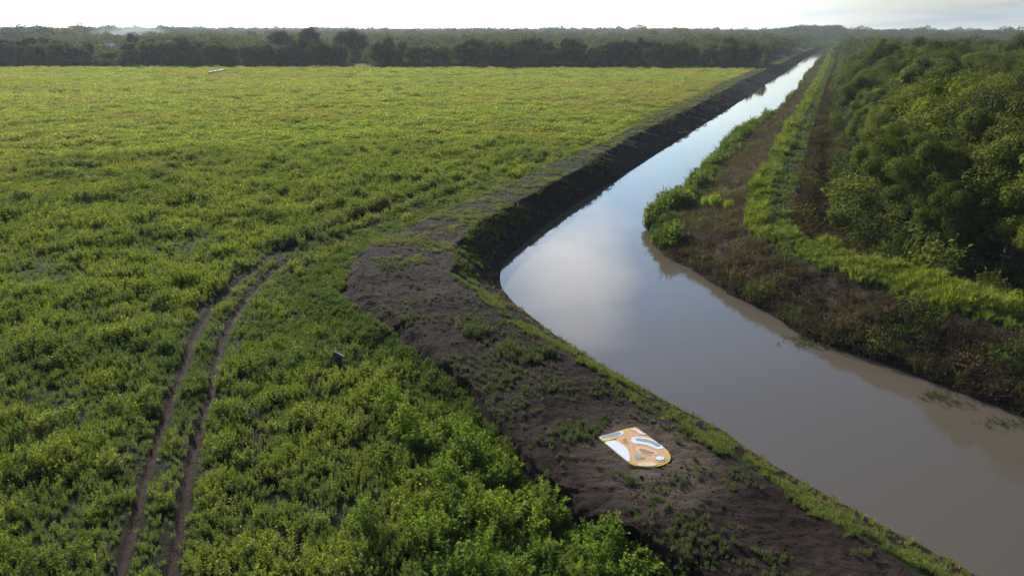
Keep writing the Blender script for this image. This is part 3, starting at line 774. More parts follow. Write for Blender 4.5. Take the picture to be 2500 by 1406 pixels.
n = fbm(P[:, 0] * .5, P[:, 1] * .5, 103, 3); dd = np.hypot(P[:, 0], P[:, 1])
bare = smooth(fbm(P[:, 0] * .35, P[:, 1] * .35, 105, 3), .5, .7) * smooth(t, 1.5, 2.2)
k = rng.random(len(P)) > bare * .6
c = mixc3((.055, .043, .036), (.115, .088, .064), smooth(n + rng.normal(0, .15, len(P)), .3, .7))
gs = (rng.random(len(P)) < smooth(fbm(P[:, 0] * .4, P[:, 1] * .4, 107, 3), .5, .72) * .75)
c[gs] = mixc3((.07, .10, .03), (.14, .17, .045), rng.random(gs.sum()))
dkb = (1 - smooth(t, 1.1, 1.7))[:, None] * .45; c = c * (1 - dkb) + np.array((.040, .033, .030)) * dkb
add(P[k], (rng.uniform(.5, 1.1, len(P)) * (.7 + .7 * n) * (1 + np.minimum(dd, 160) / 260))[k], rng.choice([0, 1, 2, 3, 4], k.sum(), p=[.25, .2, .25, .2, .1]), c[k])
P, t, u = on_ribbon(RG, RT, 4.02, 5.9, 0, 2.0, inv(12, .4, 8))
n = fbm(P[:, 0] * .5, P[:, 1] * .5, 109, 3); dd = np.hypot(P[:, 0], P[:, 1])
c = mixc3((.036, .025, .019), (.085, .066, .024), smooth(n + rng.normal(0, .15, len(P)), .35, .7))  # brown ditch weeds, darkened further to paint in the shade of the ditch
add(P, rng.uniform(.6, 1.5, len(P)) * (.7 + .8 * n) * (1 + np.minimum(dd, 160) / 300), rng.choice([0, 1, 2, 4], len(P)), c)
P, SCa, KIa, Ca = map(np.concatenate, (PP, SC, KI, CC))
scatter('dry_weeds', P, SCa, KIa, Ca, DRY, 'brown dried-out weeds on the slopes of the levee', 'weeds')
print('dry', len(P))
# green reeds at the point and along the right water edge
PP, SC, KI, CC = [], [], [], []
P, t, u = on_ribbon(RG, RT, .98, 1.85, .93, 1.16, inv(22, .6, 14))
w = smooth(u, .935, .975) * (1 - smooth(u, 1.12, 1.16)); wid = .45 + .55 * fbm(P[:, 0] * .12, P[:, 1] * .12, 111, 2)
k = rng.random(len(P)) < w * (1 - smooth((t - .98) / (wid + .15), .55, .85)) * 1.2
n = fbm(P[:, 0] * .4, P[:, 1] * .4, 113, 3)
hh = (1 - .45 * (np.abs(u - 1.0) < .02)) 
add(P[k], (rng.uniform(.7, 1.5, len(P)) * (.55 + 1.05 * smooth(n, .3, .7)))[k], rng.choice([0, 1, 2, 4, 5], k.sum(), p=[.15, .15, .15, .3, .25]), mixc3((.075, .125, .024), (.15, .205, .034), smooth(n + rng.normal(0, .12, len(P)), .3, .7))[k])
P, t, u = on_ribbon(RG, RT, .98, 1.30, 1.16, 1.97, inv(12, .5, 6))
n = fbm(P[:, 0] * .05, P[:, 1] * .05, 115, 3); k = rng.random(len(P)) < smooth(n, .42, .58)
dd = np.hypot(P[:, 0], P[:, 1]); add(P[k], (rng.uniform(.7, 1.2, len(P)) * (1 + np.minimum(dd, 160) / 220))[k], rng.choice([0, 1, 2], k.sum()), mixc3((.09, .13, .03), (.14, .175, .04), rng.random(k.sum())))
P, SCa, KIa, Ca = map(np.concatenate, (PP, SC, KI, CC)); print('reeds', len(P))
scatter('reeds', P, SCa, KIa, Ca, GRASS, 'green reeds crowding the right edge of the canal water', 'reeds')
# floating plants at the foot of the levee
PP = []
for cx_, cy_, n_, sp in ((1975, 832, 130, 26), (2020, 842, 60, 20), (2290, 968, 60, 26), (2330, 985, 40, 22), (2450, 1032, 60, 30)):
    for k in range(n_):
        PP.append(at(cx_ + rng.normal(0, sp), cy_ + rng.normal(0, sp * .30) + 0, WZ + .01))
P = np.array(PP)
scatter('floating_weeds', P, rng.uniform(.12, .3, len(P)), rng.choice([0, 3], len(P)), mixc3((.06, .085, .03), (.10, .125, .045), rng.random(len(P))), WEEDS, 'small floating weeds on the water at the foot of the levee', 'water plants')

# ------------------------------------------------------------------ trees
def make_crown(h, cr, style, mat, puffs=34, per=250, L=.175, base=.22):
    cz = h * (base + 1) / 2; rz = h * (1 - base) / 2
    P, tips = [], []
    for k in range(puffs):
        zc = rng.uniform(-.9, .95); a = rng.random() * 6.283
        rr = math.sqrt(max(0, 1 - zc * zc)) ; f = rng.uniform(.5, .92)
        if zc < -.3: rr = max(rr, .75)
        lob = 1 + .22 * math.sin(2 * a + h) + .15 * math.sin(3 * a + 2 * h)
        cpos = np.array((math.cos(a) * rr * f * cr * lob, math.sin(a) * rr * f * cr * lob, cz + zc * rz * (f * .5 + .5) * .86))
        pr = cr * rng.uniform(.18, .40) * (1.1 if abs(zc) < .5 else .85)
        tips.append(cpos)
        n = int(per * 2.5 * rng.uniform(.7, 1.3))
        d = unit(rng.normal(0, 1, (n, 3)) + (0, 0, .35))
        rad_ = pr * (.58 + .55 * rng.random(n) ** .8)
        sq = np.array((1, 1, .8))
        if style == 'spiky':
            sq = np.array((.7, .7, 1.5))
        c = cpos + d * rad_[:, None] * sq
        tg = np.cross(d, rng.normal(0, 1, (n, 3)))
        ld = unit(unit(tg) + d * .45 + ((0, 0, .6) if style == 'spiky' else (0, 0, -.15)))
        k_ = L * rng.uniform(.6, 1.25, n)
        V, Fc = leaves(c, ld, d + (0, 0, .25) + rng.normal(0, .42, (n, 3)), k_, k_ * (.42 if style == 'spiky' else .58), .2)
        P.append((V, Fc, np.clip(rng.random() * .35 + rng.random(n) * .65, 0, 1)))
        if style == 'spiky' or rng.random() < .5:     # shoots standing out of the outline
            for q_ in range(5 if style == 'spiky' else 2):
                b = cpos + unit(rng.normal(0, 1, 3) + (0, 0, 1.3)) * pr * sq
                m = 16; tt = rng.random(m) * cr * .32
                V, Fc = leaves(b + np.stack([0 * tt, 0 * tt, tt], 1) + rng.normal(0, .05, (m, 3)), unit(rng.normal(0, .6, (m, 3)) + (0, 0, .8)), rng.normal(0, 1, (m, 3)), np.full(m, L), np.full(m, L * .4), .1)
                P.append((V, Fc, rng.random(m)))
    for cpos in tips:      # inner leaves that close the crown, coloured dark to paint in its inner shade
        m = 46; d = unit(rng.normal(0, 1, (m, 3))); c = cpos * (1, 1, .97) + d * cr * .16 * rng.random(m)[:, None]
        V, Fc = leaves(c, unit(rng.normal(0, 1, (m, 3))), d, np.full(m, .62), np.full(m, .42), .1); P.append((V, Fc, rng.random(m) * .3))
    V, Fc = join([(a, b) for a, b, _ in P])
    return mesh_np('crown', V, [Fc], mat, False, fattr={'rnd': np.concatenate([c for _, _, c in P])}), tips
def make_trunk(h, tips, r0=.22):
    parts = [tube([(0, 0, -.3), (.05, 0, h * .2), (-.06, .08, h * .45), (.05, -.05, h * .75)], [r0 * 1.25, r0, r0 * .7, r0 * .3], 7)]
    for p in tips[::3]:
        z0 = min(h * .5, p[2] * .55) ; mid = np.array((p[0] * .45, p[1] * .45, z0 + (p[2] - z0) * .6))
        parts.append(tube([(0, 0, z0), mid, p], [r0 * .5, r0 * .3, r0 * .1], 5))
    V, Fc = join(parts)
    return mesh_np('trunk', V, [Fc], BARK, True)
def proto_tree(h, cr, style, mat, **kw):
    cm, tips = make_crown(h, cr, style, mat, **kw)
    return make_trunk(h, tips), cm
# (mesh pair, words for the label)
TP = [
 (proto_tree(10, 3.6, 'round', TREE_A, puffs=40, per=270), 'broad green tree'),
 (proto_tree(10, 3.0, 'round', TREE_D, puffs=36, per=270), 'dark dense tree'),
 (proto_tree(10, 2.6, 'spiky', TREE_A, puffs=34, per=250), 'upright feathery tree'),
 (proto_tree(10, 3.4, 'round', TREE_A, puffs=42, per=260, base=.12), 'bushy green tree'),
 (proto_tree(10, 2.8, 'spiky', TREE_D, puffs=34, per=250, base=.15), 'dark upright ragged tree'),
 (proto_tree(10, 3.3, 'round', TREE_Y, puffs=36, per=240), 'yellow-green tree'),
 (proto_tree(10, 4.4, 'round', TREE_A, puffs=48, per=260, base=.3), 'wide spreading green tree'),
 (proto_tree(10, 3.8, 'round', TREE_D, puffs=44, per=260, base=.3), 'wide dark domed tree'),
 (proto_tree(10, 3.3, 'round', TREE_D, puffs=52, per=260, base=.0), 'dark tree leafy to the ground'),
 (proto_tree(10, 3.6, 'round', TREE_A, puffs=52, per=260, base=.0), 'olive-topped tree leafy to the ground'),
]
def tree(kind, loc, h, rz, label, group, wide=1.0):
    (tm, cm), _ = TP[kind]
    s = h / 10.0
    o = empty('tree', loc, rz, (s * wide, s * wide, s), label=label, category='tree', group=group)
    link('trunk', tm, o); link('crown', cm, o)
    return o
NT_ = 0
# wood on the right of the levee
FRl = FR[st, :2]
WOOD = np.concatenate([FRl, [(FRl[-1][0] + 700, 900), (900, 700), (900, -60), (FRl[0][0], -60)]])
cand = []
pts = []
def far_from(p, d):
    if not pts: return True
    q_ = np.array(pts); return np.min(np.hypot(q_[:, 0] - p[0], q_[:, 1] - p[1])) > d
x, y = sample_ring(25, 330, .5, 5, 50)
k = poly_inside(x, y, WOOD); x, y = x[k], y[k]
de = seg_dist(x, y, FRl)
ordr = np.argsort(np.hypot(x, y) + rng.random(len(x)) * 6)
wood_far = []
for i in ordr:
    p = (x[i], y[i]); r = math.hypot(*p)
    if de[i] < 3.4: continue
    sp = 3.6 if de[i] < 7 else 4.7 + r * .004
    if not far_from(p, sp): continue
    pts.append(p)
    vis = bool(in_view(np.array([p[0]]), np.array([p[1]]), 3)[0])
    edge = de[i] < 8
    hgt = (5.5 + 4.0 * rng.random()) if edge else (7.2 + 5.0 * fbm(np.array([p[0] * .04]), np.array([p[1] * .04]), 121, 2)[0] * 1.2 + 4.2 * rng.random())
    hgt += max(0, (p[0] - 0.52 * p[1] - 12)) * .05
    if vis and NT_ < 128:
        if r < 58: hgt = min(hgt, 7.8)
        else: hgt *= 1.12
        kind = int(rng.choice([0, 3, 5, 2, 1], p=[.3, .3, .15, .15, .1])) if edge else int(rng.choice(8, p=[.22, .17, .06, .13, .05, .11, .17, .09]))
        lab = TP[kind][1] + (' at the edge of the wood beside the levee' if edge else ' inside the wood right of the levee')
        tree(kind, (p[0], p[1], -.05), hgt, rng.random() * 6.28, lab, 'trees in the wood right of the levee', rng.uniform(.9, 1.25)); NT_ += 1
    else:
        wood_far.append((p[0], p[1], hgt))
print('wood', NT_, len(wood_far))

# row of trees behind the field
def row_y(px): return 372.0
NR = 0
px = -330.0
while px < 1950:
    for rowi in range(2):
        pxx = px + rng.normal(0, 9)
        if 851 < pxx < 907: continue
        D = (368 if rowi == 0 else 379) + rng.normal(0, 2.0)
        lx = (pxx - 1250) / F * (D * math.cos(R(PITCH)) + CAM_Z * math.sin(R(PITCH)))
        hgt = 11.0 + rng.normal(0, 1.5) + (0.8 if rowi else 0) + 1.2 * math.sin(pxx * .017) + .8 * math.sin(pxx * .05 + 1)
        if 225 < pxx < 262: hgt *= .55
        if 262 < pxx < 300: hgt *= .72
        if pxx > 1740: hgt += 1.5
        if lx > np.interp(D, OB[:, 1], OB[:, 0]) - 6: continue
        kind = int(rng.choice(10, p=[.03, .05, .03, .06, .07, .06, .0, .0, .35, .35]) if rowi == 0 else rng.choice(8, p=[.14, .26, .03, .12, .12, .08, .10, .15]))
        if rowi == 0:
            lab = TP[kind][1] + ' in the front row behind the field'
        else:
            lab = TP[kind][1] + ' just behind the front row beyond the field'
        tree(kind, (lx, D, -.05), max(hgt, 4), rng.random() * 6.28, lab, 'trees in the row behind the field', rng.uniform(1.0, 1.3)); NR += 1
    px += 24
# trees that stand out of the row
def single(kind, px, D, h, lab, wide=1.0):
    global NR
    lx = (px - 1250) / F * (D * math.cos(R(PITCH)) + CAM_Z * math.sin(R(PITCH)))
    tree(kind, (lx, D, -.05), h, rng.random() * 6.28, lab, 'trees in the row behind the field', wide); NR += 1
single(7, 760, 455, 18.6, 'tall dark tree with a domed top breaking the skyline, middle one of three', 1.0)
single(7, 690, 440, 17.0, 'tall dark tree breaking the skyline, leftmost of three', 1.25)
single(7, 858, 440, 17.6, 'tall broad dark tree breaking the skyline left of the gap in the row', 1.35)
single(1, 835, 446, 16.6, 'dark tree leaning on the left side of the broad skyline tree', 1.2)
single(1, 328, 470, 15.5, 'small dark round tree poking above the row at left, under the smoke', .9)
single(1, 115, 420, 13.8, 'small dark spiky tree poking above the row near the left edge', .9)
single(5, 1864, 352, 8.2, 'pale yellow-green tree at the right end of the row, beside the canal', .75)
single(5, 320, 362, 12.3, 'pale olive tree with feathery crown in the row at left', 1.2)
single(6, 1846, 396, 11.5, 'tall green tree at the right end of the row beside the canal', 1.0)
single(0, 1300, 410, 14.6, 'broad tree rising behind the middle of the row', 1.5)
single(2, 950, 385, 14.6, 'upright green tree just right of the gap in the row', 1.1)
print('row', NR)

# far woods to the horizon: one mass
def p_far(name, mat, h=10, cr=4.2, n=800, L=.72):
    d = unit(rng.normal(0, 1, (n, 3)) + (0, 0, .25)); lob = 1 + .35 * (fbm(d[:, 0] * 2.1 + h, d[:, 1] * 2.1 + d[:, 2] * 3, 5, 2) - .5) * 2
    c = d * np.array((cr, cr, h * .46)) * (lob * (.78 + .22 * rng.random(n)))[:, None] + (0, 0, h * .54)
    k = L * rng.uniform(.6, 1.3, n)
    return lmesh(name, [leaves(c, unit(d + rng.normal(0, .7, (n, 3))), d + rng.normal(0, .4, (n, 3)), k, k * .65, .1)], mat)
FARP = proto_coll('far_tree', [p_far('far_tree', FIELD_LEAF), p_far('far_tree', FIELD_LEAF, 10, 3.4), p_far('far_tree', FIELD_LEAF, 10, 5.2), p_far('far_tree', FIELD_LEAF, 10, 2.6)] + [TP[k][0][1] for k in (0, 1, 3, 5, 6, 7)])
HOUSES = [(12, 640), (62, 700), (271, 620), (897, 620)]
def lx_of(px, D): return (px - 1250) / F * (D * math.cos(R(PITCH)) + CAM_Z * math.sin(R(PITCH)))
PP, SC, CC, NW = [], [], [], 0
for r0, r1, dens, hs in ((383, 560, .018, 8.3), (560, 900, .012, 10.5), (900, 1500, .0055, 12.5), (1500, 2600, .0028, 13.5), (2600, 4200, .0013, 14.5)):
    x, y = sample_ring(r0 - 30, r1, dens, -48, 45)
    k = in_view(x, y, 25 + .12 * y) & (y > 386)
    x, y = x[k], y[k]
    r = np.hypot(x, y)
    # leave open: canal corridor and the grass clearing beyond its end, meadow patches, sight of the white roofs
    cor = poly_inside(x, y, np.concatenate([OB[st, :2] - (9, 0), FR[st, :2][::-1] + (2, 0)]))
    colx = 1250 + x / (y * math.cos(R(PITCH)) + CAM_Z * math.sin(R(PITCH))) * F
    clear = (colx > 1972) & (colx < 2048) & (y > 700) & (y < 1050)
    gap = (colx > 862) & (colx < 898) & (y < 430)
    mead = smooth(fbm(x * .006, y * .006, 131, 3), .56, .64) * (y < 1100)
    for hp, hd in HOUSES:
        clear |= (np.abs(x - lx_of(hp, 1) * y / 1.0 * 0 - (hp - 1250) / F * (y * math.cos(R(PITCH)) + CAM_Z * math.sin(R(PITCH)))) < 11) & (y > 470) & (y < hd + 6)
    k = ~cor & ~clear & ~gap & (rng.random(len(x)) > mead * .9)
    x, y, r = x[k], y[k], r[k]
    n = fbm(x * .012, y * .012, 133, 3); m = fbm(x * .002, y * .002, 135, 2)
    h = hs * (.55 + .75 * n) * (.82 + .4 * m) * rng.uniform(.8, 1.2, len(x))
    h = h * np.where((rng.random(len(x)) < .05) & (r > 750), 1.35, 1)
    PP.append(np.stack([x, y, 0 * x - .2], 1)); SC.append(h / 10)
    c = mixc3((.045, .062, .022), (.085, .095, .028), rng.random(len(x)) * .7 + .3 * n); CC.append(c)
if wood_far:
    wf = np.array(wood_far); PP.append(np.stack([wf[:, 0], wf[:, 1], 0 * wf[:, 0] - .1], 1)); SC.append(wf[:, 2] / 14); NW = len(wf); CC.append(mixc3((.055, .075, .02), (.11, .12, .028), rng.random(len(wf))))
# the ridge of taller wood at the canal's far end
y = rng.uniform(1250, 1650, 900); colx = rng.uniform(1840, 2075, 900)
x = (colx - 1250) / F * (y * math.cos(R(PITCH)) + CAM_Z * math.sin(R(PITCH))); e_ = smooth(colx, 1840, 1960) * (1 - smooth(colx, 2040, 2075))
PP.append(np.stack([x, y, 0 * x - .2], 1)); SC.append((1.35 + .75 * e_) * rng.uniform(.85, 1.1, 900)); CC.append(mixc3((.045, .062, .022), (.075, .085, .028), rng.random(900)))
P, SCa, Ca = map(np.concatenate, (PP, SC, CC))
fk = rng.choice(4, len(P)); fz = rng.uniform(.64, .82, len(P)); w0 = len(P) - 900 - NW
fk[w0:w0 + NW] = rng.choice([4, 5, 6, 7, 8, 9], NW); fz[w0:w0 + NW] = rng.uniform(.9, 1.1, NW)
scatter('far_woods', P, SCa * 1.4, fk, Ca, FARP, 'hazy woodland stretching to the horizon behind the tree row and the right-hand wood', 'woodland', zs=fz)
print('far woods', len(P))

# undergrowth at the edge of the right wood
BUSHES = proto_coll('brush', [p_bush('brush', 1.6, .9, 24, 26, .18, .09), p_bush('brush', 1.2, .8, 22, 24, .16, .08), p_patch('brush', 1.0, .9, 220, .2), p_grass('brush_grass', 1.0, 40, .3, .03)])
P, t, u = on_ribbon(RG, RT, 5.75, 6.3, 0, 1.9, inv(4.5, .3, 2.8))
nn = rng.random(len(P)); x, y = sample_ring(25, 150, .35, 8, 48); k = poly_inside(x, y, WOOD) & (seg_dist(x, y, FRl) < 9) & (seg_dist(x, y, FRl) > 1.2); Q = np.stack([x[k], y[k], 0 * x[k]], 1)
Q2 = np.stack([rng.uniform(-350, 170, 1800), rng.uniform(358, 368, 1800), np.zeros(1800)], 1)   # brush along the foot of the far row
Q2 = Q2[(Q2[:, 0] < np.interp(Q2[:, 1], OB[:, 1], OB[:, 0]) - 2) & (np.abs(Q2[:, 0] - lx_of(880, 363)) > 4.5)]
yy = rng.uniform(742, 1040, 900); cc_ = rng.uniform(1955, 2062, 900)
Q3 = np.stack([(cc_ - 1250) / F * (yy * math.cos(R(PITCH)) + CAM_Z * math.sin(R(PITCH))), yy, 0 * yy - .3], 1); Q3 = Q3[~poly_inside(Q3[:, 0], Q3[:, 1], CORR)]
P = np.concatenate([P, Q, Q2, Q3]); n = fbm(P[:, 0] * .3, P[:, 1] * .3, 141, 3)
scatter('undergrowth', P, rng.uniform(.7, 1.5, len(P)) * np.where(P[:, 1] > 350, 2.1, np.where(rng.random(len(P)) < .35, 1.9, 1)), rng.choice(4, len(P), p=[.35, .35, .2, .1]), mixc3((.042, .062, .018), (.115, .14, .03), smooth(n + rng.normal(0, .15, len(P)), .3, .7)), BUSHES, 'mixed green brush along the foot of the right-hand wood and the far tree row', 'undergrowth')

# ------------------------------------------------------------------ single bushes and shrubs
SHR = [p_bush('leaves', h, r, s, per, L, w, SHRUB_L) for h, r, s, per, L, w in ((1.5, .8, 30, 30, .17, .075), (1.8, .75, 28, 34, .16, .065), (1.2, .7, 26, 28, .18, .085), (2.0, .9, 34, 32, .17, .07))]
STEM = []
for h in (1.5, 1.8, 1.2, 2.0):
    V, Fc = join([tube([(0, 0, -.1), (.06 * math.cos(a), .06 * math.sin(a), h * .3), (.28 * math.cos(a), .28 * math.sin(a), h * .75)], [.022, .016, .006], 5) for a in rng.random(5) * 6.28])
    STEM.append(mesh_np('stems', V, [Fc], BARK, True))
SPX = []
spx = [(1110,1065),(1135,1110),(1085,1125),(1165,1140),(1030,1090),(985,1060),(1205,1180),(1240,1165),(1150,1200),(1090,1190),(1290,1215),(1330,1260),(1255,1250),(1375,1290),(1305,1310),(1220,1290),(1425,1330),(1490,1345),(1550,1375),(1460,1390),(1390,1370),(1330,1380),(1270,1390),(1190,1340),(1140,1290),(1100,1250),(1020,1180),(1050,1330),(1510,1415),(1420,1430),(1340,1440),(1250,1450),(950,1120),(890,1290),(1580,1420),(1180,1410),(1110,1400),(960,1010),(1215,1235),(1165,1255)]
for i, (a, b) in enumerate(spx):
    p = at(a, b, .25); k = i % 4; s = rng.uniform(.75, 1.2)
    o = empty('shrub', (p[0], p[1], -.05), rng.random() * 6.28, s, label='bright green leafy shrub in the thicket at the foot of the bare earth bank', category='shrub', group='shrubs at the foot of the earth bank')
    link('foliage', SHR[k], o); link('stems', STEM[k], o)
RB = p_bush('foliage', 1.05, .55, 60, 22, .10, .05, leaf_mat('round_bush_leaf', (.22, .30, .03), (.30, .37, .04), .45))
V, Fc = join([tube([(0, 0, -.1), (.15 * math.cos(a), .15 * math.sin(a), .6)], [.02, .008], 5) for a in (0, 1.3, 2.6, 3.9, 5.2)])
RBS = mesh_np('stems', V, [Fc], BARK, True)
for (a, b, s, lab) in ((1722, 512, 1.0, 'round bright green bush on the brown slope, leftmost of three'), (1743, 512, 1.15, 'largest round bright green bush, middle one of three on the brown slope'), (1777, 520, .9, 'round bright green bush on the brown slope, nearest the levee grass')):
    p = at(a, b, -.5)
    j = np.argmin(np.hypot(RG[..., 0] - p[0], RG[..., 1] - p[1])); pz = RG.reshape(-1, 3)[j][2]
    p = at(a, b, pz)
    o = empty('round_bush', (p[0], p[1], p[2] + .2), 0, s * 1.35, label=lab, category='bush', group='round bushes on the levee slope'); link('foliage', RB, o); link('stems', RBS, o)

# ------------------------------------------------------------------ ground artwork
ZT = None
def art_z(x, y):
    j = np.argmin(np.hypot(LG[..., 0] - x, LG[..., 1] - y)); return LG.reshape(-1, 3)[j][2]
oc = at(1552, 1095, 1.25); az = max(art_z(oc[0] + a, oc[1] + b) for a in (-1.2, 0, 1.2) for b in (-1.2, 0, 1.2)) + .02
def art_pts(L): return [at(1430 + x / 10.04, 1020 + y / 10.04, az) for x, y in L]
def chaikin(P, n=2):
    for _ in range(n):
        Q = np.roll(P, -1, 0); P = np.stack([.75 * P + .25 * Q, .25 * P + .75 * Q], 1).reshape(-1, 3)
    return P
def slab(name, P, z0, z1, mat, parent, origin, **props):
    P = np.array(P) - np.array(origin); n = len(P)
    a = P.copy(); a[:, 2] = z1; b = P.copy(); b[:, 2] = z0
    me = bpy.data.meshes.new(name)
    me.from_pydata([tuple(v) for v in np.concatenate([a, b])], [], [list(range(n)), list(range(2 * n - 1, n - 1, -1))] + [[i, n + i, n + (i + 1) % n, (i + 1) % n] for i in range(n)])
    me.materials.append(mat); me.update()
    import bmesh
    bm = bmesh.new(); bm.from_mesh(me); bmesh.ops.recalc_face_normals(bm, faces=bm.faces); bm.to_mesh(me); bm.free()
    return link(name, me, parent, **props)
gm = lambda nm, c, v=.18: plain_mat(nm, c, .95, 14, v, .8, 40, spec=.1)
A_YEL, A_ORA, A_WHI, A_GRY, A_BRN, A_PNK, A_TAN = gm('yellow_gravel', (.56, .42, .085)), gm('orange_gravel', (.52, .31, .18), .3), gm('white_gravel', (.60, .62, .66), .14), gm('grey_gravel', (.27, .28, .31)), gm('brown_gravel', (.34, .20, .11)), gm('pink_gravel', (.62, .50, .45)), gm('tan_gravel', (.58, .46, .30))
OUT = [(310,455),(560,390),(800,320),(1000,260),(1225,225),(1290,260),(1420,360),(1560,460),(1720,570),(1900,700),(2010,800),(2070,900),(2085,970),(2060,1040),(1990,1100),(1880,1150),(1750,1185),(1600,1205),(1450,1200),(1300,1180),(1180,1150),(1060,1100),(950,1010),(800,890),(620,740),(480,620),(400,550)]
org = art_pts([(1200, 700)])[0]; 
art = empty('ground_artwork', tuple(org), label='arch-shaped coloured gravel artwork in orange, white and grey lying on the dark earth bank', category='artwork')
slab('border', art_pts(OUT), -.22, 0, A_YEL, art, org)
cen = np.mean(np.array(OUT), 0)
def inset(L, f): return [tuple(cen + (np.array(p) - cen) * f) for p in L]
lay = lambda nm, L, k, mat, sm=2: slab(nm, chaikin(np.array(art_pts(L)), sm) if sm else art_pts(L), -.02, .010 * k, mat, art, org)
lay('orange_field', inset(OUT, .94), 1, A_ORA, 0)
lay('white_field', [(440,600),(600,560),(720,550),(800,590),(870,640),(950,690),(1020,760),(1060,850),(1080,950),(1070,1090),(1000,1050),(880,945),(740,830),(580,700)], 2, A_WHI)
lay('yellow_band', [(395,545),(560,500),(740,485),(760,515),(560,562),(430,590)], 3, A_YEL)
lay('white_rim', [(325,462),(560,398),(830,325),(920,350),(935,400),(880,432),(700,455),(560,500),(400,545)], 2, A_WHI)
lay('grey_patch', [(345,470),(560,402),(780,345),(865,368),(860,408),(700,435),(500,495),(420,510)], 3, A_GRY)
lay('yellow_corner', [(1100,262),(1225,232),(1290,270),(1420,370),(1330,340),(1250,290)], 2, A_YEL)
lay('pink_streak', [(1080,275),(1250,285),(1350,340),(1490,405),(1460,425),(1320,405),(1230,335),(1120,300)], 3, A_PNK)
lay('yellow_ring', [(845,560),(900,480),(990,470),(1035,520),(1045,590),(1065,640),(950,630)], 2, A_YEL)
lay('brown_patch', [(880,560),(920,505),(975,495),(1010,530),(1015,580),(1035,625),(945,615)], 3, A_BRN)
lay('white_rim', [(1100,540),(1140,480),(1250,462),(1400,480),(1560,505),(1680,555),(1800,640),(1915,720),(1880,765),(1760,775),(1640,725),(1500,665),(1350,645),(1200,635),(1120,590)], 2, A_WHI)
lay('grey_patch', [(1210,505),(1380,515),(1560,540),(1700,595),(1850,670),(1790,708),(1700,695),(1600,625),(1420,580),(1240,560)], 3, A_GRY)
lay('pink_ring', [(1240,750),(1330,722),(1500,755),(1650,815),(1765,850),(1745,905),(1650,895),(1530,915),(1400,895),(1280,825)], 2, A_PNK)
lay('brown_patch', [(1270,765),(1340,748),(1500,783),(1600,828),(1725,862),(1600,884),(1490,892),(1370,862)], 3, A_BRN)
lay('yellow_ring', [(1135,950),(1200,872),(1300,865),(1400,925),(1480,982),(1400,1015),(1230,1038),(1150,1005)], 2, A_YEL)
lay('grey_patch', [(1160,960),(1210,893),(1290,883),(1380,940),(1445,985),(1380,1003),(1230,1018)], 3, A_GRY)
ell = lambda cx, cy, rx, ry: [(cx + rx * math.cos(a), cy + ry * math.sin(a)) for a in np.linspace(0, 2 * math.pi, 20, endpoint=False)]
lay('yellow_ring', ell(1820, 1000, 150, 88), 2, A_YEL, 1); lay('grey_rim', ell(1820, 998, 128, 66), 3, A_GRY, 1); lay('white_patch', ell(1818, 1000, 108, 50), 4, A_WHI, 1)
lay('tan_patch', [(1220,1150),(1320,1112),(1480,1080),(1620,1068),(1700,1110),(1745,1165),(1600,1190),(1420,1188),(1260,1172)], 2, A_TAN)

# ------------------------------------------------------------------ small things
def boxm(name, sx, sy, sz, mat, bev=.01):
    import bmesh
    bm = bmesh.new(); bmesh.ops.create_cube(bm, size=1); bmesh.ops.scale(bm, vec=(sx, sy, sz), verts=bm.verts)
    bmesh.ops.bevel(bm, geom=bm.edges[:], offset=bev, segments=2, affect='EDGES')
    me = bpy.data.meshes.new(name); bm.to_mesh(me); bm.free(); me.materials.append(mat); return me
# discarded panel box leaning in the creepers
p = at(822, 885, .15)
pb = empty('metal_panel', (p[0], p[1], -.12), R(-28), .72, label='discarded dark blue-grey metal panel leaning in the weeds below the bank', category='panel')
PNL = plain_mat('blue_grey_metal', (.045, .05, .07), .8, 4, .3); EDG = plain_mat('worn_edge', (.30, .27, .26), .7, 9, .3)  # edge colour is pale as if sunlit; reused on pipe support and insulators
o = link('sheet', boxm('sheet', .96, .05, 1.1, PNL), pb); o.location = (0, 0, .55); o.rotation_euler = (R(-16), R(14), 0)
q_ = link('lit_top_edge', boxm('lit_top_edge', 1.0, .11, .03, EDG, .006), pb); q_.location = (.17, .22, 1.08); q_.rotation_euler = (R(-16), R(14), 0)  # strip for the sheet's top edge, with the sunlight put into its colour
# white irrigation pipe in the field
a, b = at(511, 183, .5), at(546, 177, .5)
mid = (a + b) / 2
pi_ = empty('white_pipe', (mid[0], mid[1], 1.0), label='white pipe sections lying in the weeds before the far tree row', category='pipe')
WHT = plain_mat('white_plastic', (.8, .8, .78), .35, 3, .06)
for f0, f1 in ((0, .22), (.30, .55), (.62, .82), (.86, 1)):
    A2, B2 = a + (b - a) * f0 - mid, a + (b - a) * f1 - mid
    A2[2] = B2[2] = .38
    V, Fc = tube([A2, B2], [.33, .33], 10); link('pipe_section', mesh_np('pipe_section', V, [Fc], WHT, True), pi_)
V, Fc = tube([a - mid, b - mid], [.1, .1], 8); link('support', mesh_np('support', V, [Fc], EDG, True), pi_)
